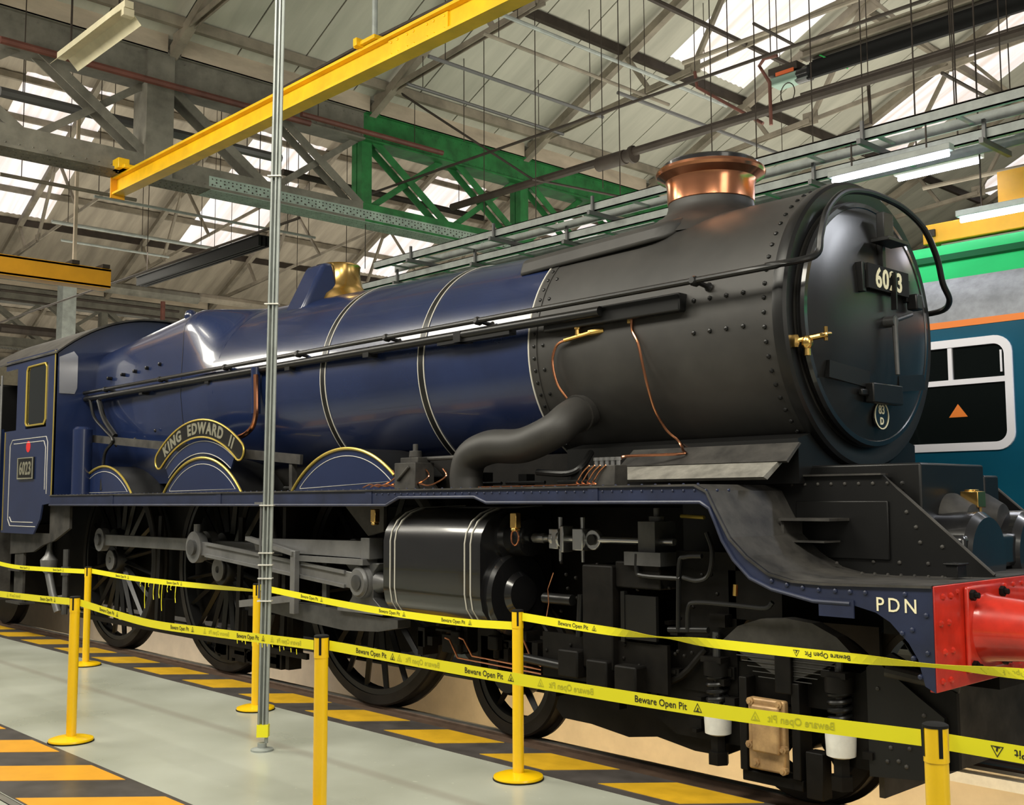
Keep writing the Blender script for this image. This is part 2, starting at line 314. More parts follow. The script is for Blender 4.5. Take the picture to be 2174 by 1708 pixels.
for bi, (xv, ya, yb) in enumerate(((-11, -2, 6), (-29.7, -2, 6), (-48.4, -2, 6))):
    for c in range(ya, yb):
        y = Y0+6.1*c
        big = bi < 2
        sh = 'sheet' if bi == 0 else 'sheetb'
        for q in range(2):
            ys = y+1.1*q
            if big:
                sheet(xv, 0.0, 2.7, ys, ys+1.1, sh, corr=.3*bi); sheet(xv, 7.3, 9.35, ys, ys+1.1, sh, corr=.3*bi)
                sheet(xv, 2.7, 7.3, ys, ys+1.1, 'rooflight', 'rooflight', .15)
            else: sheet(xv, 0, 9.35, ys, ys+1.1, sh, corr=.3)
        for q in range(4): sheet(xv, 0.0, 9.35, y+2.2+.975*q, y+3.175+.975*q, sh, corr=.3*min(bi, 1))
    ylo, yhi = Y0+6.1*ya, Y0+6.1*yb
    obj('roof_slope', MB().loft([[(xv, ylo, 8.1), (xv, yhi, 8.1), (xv, yhi, 8.2), (xv, ylo, 8.2)], [(xv-9.35, ylo, 12.66), (xv-9.35, yhi, 12.66), (xv-9.35, yhi, 12.76), (xv-9.35, ylo, 12.76)]]), 'sheetb', ceil, smooth=False)
    obj('seam_backing', MB().loft([[(xv+d, ylo, 8.1+S*d+.035), (xv+d, yhi, 8.1+S*d+.035), (xv+d, yhi, 8.1+S*d+.06), (xv+d, ylo, 8.1+S*d+.06)] for d in (0, 9.35)]), 'iron', ceil, smooth=False)
    for d in (0.55, 2.55, 4.9, 7.2, 9.2)+((3.7, 6.05, 8.2) if bi else ()):
        z = 8.1+S*d
        obj('purlin', MB().bar((xv+d, ylo, z-.09), (xv+d, yhi, z-.09), .09, .15), 'roofmetal' if d != 2.55 else 'iron', ceil, smooth=False)
    k0, k1 = int((ylo+1)/3.48), int(yhi/3.48)
    for k in range(k0, k1):
        y = 0.6+3.48*k
        obj('rafter', MB().bar((xv+.1, y, 8.1-.16), (xv+9.35, y, 8.1+S*9.25-.20), .13, .14, (-S, 0, 1)), 'roofmetal', ceil, smooth=False)
        if bi < 2:
            obj('gutter_board', MB().box(xv+.16, xv+.22, y+.10, y+3.38, 7.93, 8.42), 'cream', ceil, smooth=False)
            xf, xm = xv+.25, xv+4.0
            t = MB(); t.bar((xf, y-.04, 8.17), (xm, y-.04, 8.5), .014, .09); t.bar((xf, y+.04, 8.17), (xm, y+.04, 8.5), .014, .09)
            obj('tie_bar', t, 'roofmetal', ceil, smooth=False)
            obj('tie_bar', MB().bar((xm, y, 8.5), (xv+9.35, y, 8.95), .03, .08), 'roofmetal', ceil, smooth=False)
            obj('strut', MB().bar((xv+2.6, y, 8.1+S*2.6-.2), (xv+3.1, y, 8.44), .07, .07), 'roofmetal', ceil, smooth=False)
            obj('strut', MB().bar((xv+5.2, y, 8.1+S*5.2-.2), (xm, y, 8.5), .07, .07), 'roofmetal', ceil, smooth=False)
            obj('strut', MB().bar((xv+5.2, y, 8.1+S*5.2-.2), (xv+6.7, y, 8.7), .06, .06), 'roofmetal', ceil, smooth=False)
            obj('gusset_plate', MB().box(xm-.15, xm+.15, y-.012, y+.012, 8.42, 8.66), 'roofmetal', ceil, smooth=False)
            obj('gusset_plate', MB().prism([(xv+5.0, 10.25), (xv+5.45, 10.45), (xv+5.4, 10.15), (xv+5.05, 10.05)], 'y', y-.015, y+.015), 'roofmetal', ceil, smooth=False)
    obj('valley_gutter', MB().box(xv-.32, xv+.16, ylo, yhi, 7.97, 8.2), 'girder', ceil, smooth=False)
# ---- walls
def wall(nm, x0, x1, y0, y1, label):
    return obj(nm, MB().box(x0, x1, y0, y1, -0.3, 8.4), 'wallm', kind='structure', label=label, smooth=False)
wall('wall_back', -48.8, -48.4, -12, 44, 'whitewashed end wall far behind the cab, crossed by pipes')
wall('wall_far', -48.4, 9, 26, 26.3, 'whitewashed side wall beyond the blue coach')
fl2 = obj('floor_far', MB().box(-48.4, -26, -14, 26, -0.3, 0).box(-26, 9, 24, 26, -.3, 0), 'floor', kind='structure', label='far stretch of the shed floor beyond the cab', smooth=False)
# ---- lattice girders that carry the roof valleys
def girder(xg, y0, y1, label, greeny):
    g = empty('lattice_girder', (xg, 0, 6.1), label, 'girder', kind='structure')
    def part(nm, mb, y, mt=None): return obj(nm, mb, mt or ('girderg' if y > greeny else 'girder'), g, smooth=False)
    for a, b in ((y0, min(greeny, y1)), (greeny, y1)):
        if b <= a: continue
        mid = (a+b)/2
        part('top_chord', MB().box(xg-.16, xg-.13, a, b, 7.50, 7.92).box(xg+.13, xg+.16, a, b, 7.50, 7.92).box(xg-.22, xg+.22, a, b, 7.92, 7.95).box(xg-.21, xg+.21, a, b, 7.47, 7.50), mid)
        part('bottom_chord', MB().box(xg-.16, xg-.13, a, b, 6.16, 6.44).box(xg+.13, xg+.16, a, b, 6.16, 6.44).box(xg-.22, xg+.22, a, b, 6.12, 6.16), mid)
        mb = MB(); n = int((b-a)/.085)                     # rivet strip underneath and on the face
        for i in range(n):
            y = a+(i+.5)*(b-a)/n
            for j, x in enumerate((xg-.16, xg-.07, xg+.04, xg+.15)): mb.dome((x, y+(.02 if j % 2 else 0), 6.12), (0, 0, -1), .014, n=5)
            if i % 2 == 0: mb.dome((xg+.16, y, 6.20), (1, 0, 0), .013, n=5).dome((xg+.16, y, 7.55), (1, 0, 0), .013, n=5).dome((xg+.16, y, 7.86), (1, 0, 0), .013, n=5)
        part('rivet', mb, mid, None).__setitem__('kind', 'stuff')
    if xg > -12:
        part('pale_plate', MB().box(xg+.16, xg+.164, 1.2, 8.4, 6.165, 6.33).box(xg-.19, xg+.22, 1.2, 8.4, 6.112, 6.121), 9, 'girderp')
        mb = MB()
        for i in range(110):
            y = 1.25+.065*i
            mb.dome((xg+.164, y, 6.205+(.04 if i % 2 else 0)), (1, 0, 0), .015, n=5).dome((xg+.164, y, 6.29), (1, 0, 0), .012, n=5)
        part('rivet', mb, 9, 'iron')['kind'] = 'stuff'
    k = 0; y = 0.45-3.55*3
    while y < y1:
        if y > y0-.1: part('post', MB().bar((xg+.05, y, 6.3), (xg+.05, y, 7.7), .13, .20, (0, 1, 0)).bar((xg-.1, y, 6.3), (xg-.1, y, 7.7), .13, .20, (0, 1, 0)), y)
        for h in (0, 1):
            a, b = y+1.775*h, y+1.775*(h+1)
            if a < y0-.1 or b > y1+.1: continue
            part('diagonal', MB().bar((xg+.13, a+.08, 7.55), (xg+.13, b-.08, 6.38), .02, .13, (0, 1, 0)).bar((xg-.1, a+.08, 7.55), (xg-.1, b-.08, 6.38), .02, .13, (0, 1, 0)), a)
            part('diagonal', MB().bar((xg+.02, a+.08, 6.38), (xg+.02, b-.08, 7.55), .02, .10, (0, 1, 0)), a)
        y += 3.55
    return g
girder(-11, -4.9, 26, 'riveted lattice roof girder, grey at left and green at right, behind the yellow beam', 3.9)
girder(-29.7, -4.9, 26, 'distant grey lattice roof girder seen beneath the nearer girder', 99)
# king post at the left column line, running up to the gutter
obj('girder_column', MB().box(-11.22, -10.8, .22, .62, 6.16, 8.0), 'girder', kind='structure', label='grey riveted girder post where the yellow runway beam is clamped', smooth=False)
# ---- far wall steelwork, pipes and column
cg = [('long_pipe', 'roofmetal', 660, 7.3, .16), ('long_pipe', 'iron', 690, 6.6, .10), ('long_pipe', 'cream', 640, 5.6, .2)]
for i, (px1, py1, px2, py2, r, mt, lab) in enumerate((
    (0, 590, 420, 625, .26, 'girder', 'thick grey pipe far off just under the left yellow beam'),
    (0, 692, 130, 712, .20, 'iron', 'brown far-off pipe low down just above the cab roof'),
    (0, 622, 380, 655, .06, 'iron', 'thin upper far-off conduit over the cab'),
    (0, 640, 380, 672, .05, 'iron', 'thin lower far-off conduit over the cab'),
    (420, 622, 640, 668, .22, 'roofmetal', 'tan far-off pipe above the firebox'),
    )):
    X = -27
    p, q = un(px1, py1, 'x', X), un(px2, py2, 'x', X); z = (p.z+q.z)/2
    tag(obj('distant_pipe', MB().tube([(X, p.y, z), (X, q.y, z)], r*.62), mt), lab, 'pipe')
p = un(143, 600, 'x', -26)
obj('steel_column', MB().box(-26.2, -25.8, p.y-.18, p.y+.18, 0, p.z), 'galv', kind='structure', label='pale steel column standing behind the cab roof', smooth=False)
p = un(346, 640, 'x', -26); tag(obj('drain_pipe', MB().tube([(-26, p.y, 0), (-26, p.y, p.z)], .07), 'redpipe'), 'short red upright pipe behind the firebox', 'pipe')
# ---- yellow overhead runway beams
cr = empty('runway_beam', (-7, 0, 6.0), 'long yellow overhead runway beam slanting across the picture above the engine', 'beam')
obj('beam', MB().ibeam((-11.17, 0, 6.0), (-0.5, 0, 6.0), .17, .25, .03), 'crane', cr, smooth=False)
obj('splice_plate', MB().box(-4.9, -4.0, -.035, -.015, 5.91, 6.09), 'crane', cr, smooth=False)
mb = MB()
for x in (-4.85, -4.75, -4.6, -4.5, -4.3, -4.2, -4.05): mb.dome((x, -.035, 6.06), (0, -1, 0), .016).dome((x, -.035, 5.94), (0, -1, 0), .016)
obj('bolt', mb, 'crane', cr)
obj('clamp', MB().box(-10.95, -10.6, -.16, .16, 6.12, 6.17).box(-10.9, -10.66, -.22, -.06, 6.12, 6.26), 'crane', cr, bevel=.01)
obj('clamp', MB().box(-5.35, -5.0, -.13, .13, 6.13, 6.17).box(-5.3, -5.24, -.17, .0, 6.12, 6.2), 'crane', cr, bevel=.005)
obj('end_plate', MB().box(-11.19, -11.165, -.1, .1, 5.83, 6.14), 'craneor', cr, smooth=False)
obj('track_cable', MB().tube([(-7.2, -.02, 6.17), (-5.4, -.02, 6.2), (-3.2, -.02, 6.16), (-.5, -.02, 6.17)], .018), 'iron', cr)
obj('hanger_rod', MB().tube([(-5.17, 0, 6.15), (-5.17, 0, 8.6)], .028), 'galv', cr)
c2 = empty('runway_beam', (-14.2, -1, 5.4), 'short ochre yellow beam at the far left above the cab roof', 'beam')
y2 = un(228, 575, 'x', -14.2).y
obj('beam', MB().ibeam((-14.2, -6, 5.3), (-14.2, y2, 5.3), .3, .32, .04).box(-14.14, -14.05, -6, y2, 5.15, 5.45), 'craneor', c2, smooth=False)
for yy in (y2-.1, y2-.6):
    obj('top_clamp', MB().box(-14.3, -14.0, yy-.06, yy+.06, 5.46, 5.52), 'iron', c2, smooth=False)
obj('hanger', MB().bar((-14.2, y2-.55, 5.46), (-14.2, y2-.55, 8.0), .05, .05), 'cream', c2, smooth=False)
c3 = empty('overhead_crane', (-1.2, 4.5, 4.35), 'ochre yellow crane beam at the right edge just above the green coach roof', 'crane')
obj('beam', MB().box(-1.77, 5, 4.45, 4.75, 4.24, 4.44), 'craneor', c3, bevel=.01)
obj('bracket', MB().box(-1.03, 5, 4.55, 4.62, 4.53, 4.86).box(-.9, -.8, 4.55, 4.62, 4.45, 4.55), 'craneor', c3, smooth=False)
obj('end_stop', MB().box(-1.72, -1.63, 4.42, 4.46, 4.31, 4.38), 'iron', c3, smooth=False)
obj('under_rail', MB().box(-1.6, 5, 4.5, 4.7, 4.19, 4.23), 'roofmetal', c3, smooth=False)
def roofz(x):
    for xv in (-11, -29.7, -48.4):
        if xv <= x <= xv+9.35: return 8.1+S*(x-xv)
        if xv-9.35 <= x < xv: return 8.1+S*(xv-x)
    return 9
# ---- pipes and conduits along the shed
def xpipe(px, py, qx, qy, Y, r, mt, nm, lab, cat='pipe', ext=0):
    p, q = un(px, py, 'y', Y), un(qx, qy, 'y', Y); z = (p.z+q.z)/2
    return tag(obj(nm, MB().tube([(p.x, Y, z), (q.x+ext, Y, z)], r), mt), lab, cat)
xpipe(960, 425, 2174, 92, 5.0, .062, 'iron', 'overhead_pipe', 'thick brown overhead pipe rising to the right above the chimney', ext=3)
a = un(1310, 338, 'y', 5.0)
obj('pipe_coupling', MB().lathe((a.x-.35, 5.0, a.z), (1, 0, 0), [(0, .065), (0, .10), (.5, .10), (.5, .085), (.62, .085), (.62, .12), (.66, .12), (.66, .065)], 16), 'iron', bpy.data.objects['overhead_pipe'])
xpipe(785, 403, 1990, 5, 4.6, .022, 'iron', 'overhead_pipe', 'thin dark pipe rising to the right above the thick brown pipe', ext=2)
xpipe(1450, 108, 1900, 0, 6.2, .035, 'roofmetal', 'overhead_pipe', 'pale brown pipe above the hoist at the top right', ext=3)
xpipe(0, 668, 555, 515, 1.8, .02, 'iron', 'overhead_cable', 'dark cable running from behind the cab roof up to the pole', 'cable', ext=1)
xpipe(1500, 345, 2174, 210, 6.5, .02, 'iron', 'overhead_conduit', 'thin dark conduit just above the cable tray at right', 'conduit', ext=3)
xpipe(1700, 195, 2174, 60, 7.5, .022, 'iron', 'overhead_conduit', 'thin conduit crossing the right rooflight', 'conduit', ext=3)
xpipe(1960, 400, 2174, 352, 7.5, .03, 'roofmetal', 'overhead_conduit', 'grey conduit behind the tube lights at right', 'conduit', ext=3)
a, b = un(300, 592, 'y', 3.0), un(560, 518, 'y', 3.0); z = (a.z+b.z)/2; mb = MB()
for k in range(3): mb.box(a.x, b.x, 2.9+.08*k, 2.95+.08*k, z-.09, z+.07)
ct = tag(obj('cable_trunking', mb.box(a.x, b.x, 2.88, 3.16, z+.07, z+.09), 'blackplastic', smooth=False), 'black ribbed trunking left of the steel pole above the firebox', 'trunking')
for xx in (a.x+.2, b.x-.2): obj('hanger_rod', MB().tube([(xx, 3.02, z+.09), (xx, 3.02, roofz(xx)+.01)], .008, 5), 'iron', ct)
for i, (px, py, qx, qy, z, r, mt, lab) in enumerate((
    (1065, 23, 1520, 222, 8.3, .03, 'galv', 'topmost grey conduit crossing under the roof sheets right of the runway beam'),
    (1025, 70, 1395, 213, 8.1, .028, 'roofmetal', 'brown conduit just below the topmost grey conduit'),
    (910, 118, 1280, 250, 7.8, .028, 'galvdark', 'grey strut with a free end crossing above the green girder'),
    (865, 180, 1170, 275, 8.0, .028, 'galvdark', 'lowest grey conduit above the green girder'),
    (1312, 207, 1680, 327, 7.9, .03, 'galvdark', 'dark conduit with a free end passing behind the chimney top'),
    (1245, 0, 1700, 95, 8.6, .04, 'iron', 'dark conduit crossing the first rooflight at the top right'),
    (110, 470, 455, 527, 6.9, .035, 'galv', 'white conduit crossing under the distant girder at left'),
    (130, 505, 330, 545, 6.8, .025, 'galv', 'short white conduit above the ochre beam at left'),
    (0, 95, 622, 243, 7.6, .05, 'redpipe', 'red-brown sprinkler pipe passing behind the yellow runway beam'),
    (0, 175, 560, 345, 7.2, .075, 'galvdark', 'thick black pipe crossing the left rooflight behind the runway beam'),
    (640, 222, 910, 335, 7.1, .045, 'redpipe', 'rusty pipe in front of the green diagonals'),
    (600, 350, 1000, 470, 7.0, .055, 'iron', 'black pipe behind the green girder diagonals'),
    (0, 375, 250, 412, 6.4, .03, 'roofmetal', 'thin pipe across the lower left rooflight'),
    (200, 415, 640, 500, 6.6, .025, 'galv', 'pale thin conduit under the runway beam end'),
    (430, 415, 640, 455, 6.5, .022, 'iron', 'thin dark conduit crossing the middle rooflight'),
    )):
    X = -8.0 if py < 330 and px > 800 else -14
    if i == 8: X = -10.62
    if i == 9: X = -11.6
    if i == 10: X = -10.6
    if i in (8, 9, 10): z = (un(px, py, 'x', X).z+un(qx, qy, 'x', X).z)/2
    for _ in range(4):
        if i in (8, 9, 10): break
        p, q = un(px, py, 'x', X), un(qx, qy, 'x', X); X += ((z-1.65)/((p.z+q.z)/2-1.65)-1)*(X-CAM.x)
    if i in (8, 9, 10): p, q = un(px, py, 'x', X), un(qx, qy, 'x', X)
    o = tag(obj('cross_conduit', MB().tube([(X, p.y, z), (X, q.y+(0 if i in (2, 4) else .3), z)], r), mt), lab, 'conduit')
    for yy in (p.y+.3, q.y-.3): obj('hanger_rod', MB().tube([(X, yy, z), (X, yy, roofz(X)+.01)], .007, 5), 'iron', o)
# sprinkler drop with bends
def ppipe(pts, Y, r, mt, nm, lab, cat='pipe'):
    P = [un(a, b, 'y', Y) for a, b in pts]
    o = tag(obj(nm, MB().tube(P, r), mt), lab, cat)
    obj('hanger_rod', MB().tube([P[0], (P[0].x, P[0].y, roofz(P[0].x)+.01)], .006, 5), 'iron', o); return o
ppipe([(1475, 152), (1480, 185), (1620, 262)], 5.2, .022, 'redpipe', 'bent_pipe', 'red pipe bending down to the right between the two dark pipes')
ppipe([(1650, 118), (1622, 125), (1612, 140), (1634, 175), (1637, 265)], 4.9, .022, 'redpipe', 'bent_pipe', 'red pipe looping down from the hoist to the thick pipe')
ppipe([(1843, 170), (1849, 262), (1780, 290)], 5.4, .022, 'iron', 'bent_pipe', 'small pipe dropping from the thick pipe to the bright rooflight corner')
HG = 'thin hanging wires'
for i, (x, y0, y1, Y) in enumerate(((1138, 58, 480, 4.5), (1280, 190, 400, 5), (1317, 100, 430, 4.5), (1512, 0, 335, 4.5), (1545, 0, 120, 5), (1636, 0, 115, 5.5), (1727, 0, 335, 4.5), (1835, 0, 330, 5), (2018, 0, 115, 5), (2027, 30, 240, 4.5), (2127, 0, 205, 4.5), (2145, 40, 205, 5.5), (985, 150, 300, 5), (1028, 230, 470, 5), (838, 240, 300, 5), (655, 330, 500, 6), (735, 420, 560, 6), (490, 430, 560, 6), (455, 420, 540, 6), (630, 440, 620, 6), (775, 470, 570, 4), (1607, 255, 345, 4.4))):
    a = un(x, y0, 'y', Y); b = un(x, y1, 'y', Y)
    tag(obj('hanging_wire', MB().tube([(b.x, Y, roofz(b.x)+.01), (b.x, Y, b.z)], .007, 6), 'iron'), 'thin vertical wire hanging from the roof steelwork', 'wire', HG)
# diagonal bracing lines
for i, (a, b, lab) in enumerate((((785, 155), (1130, 380), 'dark wire sagging down to the right in front of the green girder'), ((1130, 380), (1330, 420), 'dark wire continuing behind the chimney from the green girder'), ((1600, 50), (1685, 95), 'short dark brace crossing the first rooflight'), ((2000, 155), (2110, 215), 'dark brace crossing the right rooflight'))):
    tag(obj('brace_wire', MB().tube([un(*a, 'y', 3.9 if i == 0 else 4.8), un(*b, 'y', 6.2)], .02, 6), 'iron'), lab, 'wire')
# ---- cable trays
def tray(Y, z, x0, x1, lab, mt='galv'):
    t = empty('cable_tray', (x0, Y, z), lab, 'cable tray')
    obj('tray_rail', MB().box(x0, x1, Y-.20, Y-.18, z-.05, z+.05).box(x0, x1, Y-.20, Y-.14, z-.05, z-.04).box(x0, x1, Y-.2, Y-.14, z+.04, z+.05), mt, t, smooth=False)
    obj('tray_rail', MB().box(x0, x1, Y+.18, Y+.20, z-.05, z+.05), mt, t, smooth=False)
    x = x0+.3
    while x < x1:
        obj('rung', MB().box(x-.02, x+.02, Y-.19, Y+.19, z-.035, z-.015), mt, t, smooth=False); x += .75
    x = x0+.9
    while x < x1:
        obj('support', MB().box(x-.02, x+.02, Y-.3, Y+.3, z-.11, z-.06).box(x-.015, x+.015, Y-.24, Y-.21, z-.1, z+.12), 'galvdark', t, smooth=False); x += 1.7
    return t
tray(3.2, 5.03, -9.3, 6, 'upper grey cable tray running above the boiler towards the right edge')
tray(3.5, 4.86, -10, 6, 'lower grey cable tray just behind and beneath the upper one')
# ---- tube lights
def batten(x0, x1, Y, z, lab, lit=True):
    t = empty('tube_light', ((x0+x1)/2, Y, z), lab, 'light')
    obj('fitting', MB().box(x0-.03, x1+.03, Y-.05, Y+.05, z+.03, z+.09), 'galv', t, bevel=.006)
    for xx in (x0+.2, x1-.2): obj('suspension', MB().box(xx-.006, xx+.006, Y-.006, Y+.006, z+.08, 4.97 if Y < 3.1 else (4.95+1.2 if Y > 4.9 else roofz(xx))), 'iron', t, smooth=False)
    if lit: obj('lamp_tube', MB().tube([(x0, Y, z), (x1, Y, z)], .024, 12), 'tube', t)
    return t
batten(-1.93, -.80, 3.0, 4.655, 'left lit tube light above the smokebox door')
batten(-1.88, -1.05, 4.2, 4.905, 'middle lit tube light just below and right of the first')
a = un(2040, 468, 'y', 3.8); batten(a.x, a.x+2.2, 3.8, a.z, 'lit tube light at the right edge in front of the ochre crane')
lt = empty('reflector_light', (-8.9, -1.35, 7), 'unlit cream trough light hanging at the top left', 'light')
a = un(270, 30, 'z', 7); b = un(135, 130, 'z', 7); Yl = (a.y+b.y)/2; xa, xb = b.x, a.x
obj('reflector', MB().loft([[(x, Yl-.17, 6.92), (x, Yl-.05, 7.04), (x, Yl+.05, 7.04), (x, Yl+.17, 6.92), (x, Yl+.165, 6.93), (x, Yl+.04, 7.06), (x, Yl-.04, 7.06), (x, Yl-.165, 6.93)] for x in (xa, xb)]), 'fitting', lt, smooth=False)
obj('channel', MB().box(xa-.1, xb+.06, Yl-.05, Yl+.05, 7.05, 7.13), 'fitting', lt, smooth=False)
obj('lamp_holder', MB().box(xb-.02, xb+.06, Yl-.06, Yl+.06, 6.96, 7.04), 'fitting', lt, smooth=False)
obj('hanger', MB().bar((xa+.2, Yl, 7.1), (xa+.2, Yl, 8.9), .02, .02), 'iron', lt, smooth=False); obj('hanger', MB().bar((xb-.2, Yl, 7.1), (xb-.2, Yl, 9.3), .02, .02), 'iron', lt, smooth=False)
# ---- hoist and festoon beam, top right
Yh = 5.6
def U(x, y): return un(x, y, 'y', Yh)
hz = (U(1740, 120).z+U(2174, 5).z)/2; hx = U(1720, 120).x
hb = empty('hoist_track', (hx, Yh, hz), 'dark ribbed festoon track with a brown beam over it at the top right', 'beam')
obj('beam', MB().ibeam((hx-.1, Yh, hz+.16), (6, Yh, hz+.16), .16, .13, .02), 'roofmetal', hb, smooth=False)
for k in range(3): obj('conductor_bar', MB().box(hx, 6, Yh-.10+.07*k, Yh-.05+.07*k, hz-.20+.05*k, hz-.02+.05*k), 'blackplastic', hb, smooth=False)
h2 = empty('electric_hoist', U(1690, 120), 'small green and orange electric hoist hanging at the end of the dark track', 'hoist')
a = U(1640, 105); b = U(1745, 150); hx += .06
obj('motor_cover', MB().box(a.x, a.x+.42, Yh-.12, Yh+.12, hz-.02, hz+.08), 'iron', h2, bevel=.01)
obj('orange_panel', MB().box(a.x+.12, a.x+.38, Yh-.135, Yh-.12, hz-.05, hz-.005), 'orange', h2, smooth=False)
obj('body', MB().box(a.x+.03, a.x+.42, Yh-.13, Yh+.1, hz-.16, hz-.05), 'hoistgreen', h2, bevel=.02)
obj('drum', MB().lathe((a.x+.36, Yh-.03, hz-.1), (1, 0, 0), [(0, .08), (.02, .1), (.2, .1), (.24, .05)], 20), 'gloss', h2)
obj('pendant_cable', MB().tube([Vector((a.x+.27+.10*sin(t)*(1 if t < pi else 1), Yh-.1, hz-.30+.13*cos(t))) for t in [i*2*pi/20 for i in range(21)]], .007, 6), 'iron', h2)
obj('green_cable', MB().tube([U(1722, 108), U(1800, 145), ], .010, 6), 'cable', h2)
# ---- steel pole in the walkway
pl = empty('steel_pole', (-3.19, -2.31, 0), 'tall galvanised channel pole standing on the walkway in front of the engine', 'pole')
px0, py0 = -3.19, -2.31
def P2(z, dx=0, dy=0): k = (z-1.6)*0; return (px0+dx+.006*z, py0+dy+.006*z, z)
cx = Vector((.685, .729, 0)).normalized(); cy = Vector((-.729, .685, 0))
def chan(u0, u1, v0, v1, z0, z1): 
    q = lambda u, v, z: Vector(P2(z))+cx*u+cy*v
    return [q(u0, v0, z0), q(u1, v0, z0), q(u1, v1, z0), q(u0, v1, z0), q(u0, v0, z1), q(u1, v0, z1), q(u1, v1, z1), q(u0, v1, z1)]
FB = [(0, 3, 2, 1), (4, 5, 6, 7), (0, 1, 5, 4), (1, 2, 6, 5), (2, 3, 7, 6), (3, 0, 4, 7)]
mb = MB()
for (u0, u1, v0, v1) in ((-.030, -.026, -.02, .02), (-.030, .012, .016, .02), (.008, .012, -.02, .02), (-.030, -.018, -.02, -.016), (.000, .012, -.02, -.016)): mb.add(chan(u0, u1, v0, v1, .12, 7.5), FB)
obj('channel', mb, 'polegalv', pl, smooth=False)
obj('conduit', MB().tube([Vector(P2(z))+cx*.026 for z in (.05, 7.5)], .013), 'polegalv', pl)
obj('side_conduit', MB().tube([Vector(P2(z))+cx*-.045 for z in (1.0, 1.62)], .008), 'galvdark', pl)
obj('foot', MB().lathe((px0, py0, 0), (0, 0, 1), [(0, .075), (.012, .075), (.02, .03), (.05, .03)], 20), 'galv', pl)
obj('yellow_tape_band', MB().add(chan(-.034, .042, -.026, .026, .09, .17), FB), 'tape', pl, smooth=False)
for z in (.98, 1.13, 1.22, 1.30, 1.62, 3.0, 3.9): obj('cable_tie', MB().add(chan(-.052, .044, -.028, .026, z, z+.008), FB), 'white', pl, smooth=False)
obj('bracket', MB().box(px0-.10, px0-.02, py0-.03, py0+.01, 1.63, 1.645), 'shine', pl, smooth=False)
# ---- barrier posts and tapes
def post(loc, label, lean=(0, 0)):
    t = empty('barrier_post', loc, label, 'barrier post', 'yellow barrier posts')
    x, y, z = loc
    obj('base', MB().lathe((x, y, 0), (0, 0, 1), [(0, .145), (.012, .15), (.022, .147), (.034, .11), (.04, .05)], 36), 'post', t)
    obj('base_gasket', MB().lathe((x, y, -0.001), (0, 0, 1), [(0, .152), (.008, .153)], 36), 'blackplastic', t)
    obj('tube', MB().lathe((x, y, .03), (0, 0, 1), [(0, .034), (.86, .034)], 28), 'post', t)
    obj('head', MB().lathe((x, y, .885), (0, 0, 1), [(0, .036), (.1, .036)], 28), 'post', t)
    obj('cap', MB().lathe((x, y, .983), (0, 0, 1), [(0, .037), (.008, .037), (.012, .03)], 28), 'blackplastic', t)
    sl = MB()
    for a in (0, 90, 180, 270):
        c, s = cos(radians(a+47-90)), sin(radians(a+47-90)); d = Vector((c, s, 0)); n = Vector((-s, c, 0)); p = Vector((x, y, 0))+d*.0365
        sl.add([p-n*.006+Vector((0, 0, .90)), p+n*.006+Vector((0, 0, .90)), p+n*.006+d*.001+Vector((0, 0, .985)), p-n*.006+d*.001+Vector((0, 0, .985))], [(0, 1, 2, 3)])
    obj('tape_slot', sl, 'blackplastic', t, smooth=False)
    return t
YB, YN = -1.60, -3.10
pb = post((-1.46, YB, 0), 'yellow barrier post in the back row below the cylinder, nearest the red buffer beam')
dup(pb, (-4.50, YB, 0), 'yellow barrier post in the back row just left of the steel pole')
dup(pb, (-7.82, YB-.02, 0), 'leftmost yellow barrier post of the back row, by the rear driving wheel')
dup(pb, (-4.36, YN-.02, 0), 'leftmost yellow barrier post of the front row, beside the orange hatching')
dup(pb, (-1.24, YN-.04, 0), 'yellow barrier post in the front row cut by the bottom edge of the picture')
dup(pb, (1.85, YN+.05, 0), 'nearest yellow barrier post in the lower right with a black cap')
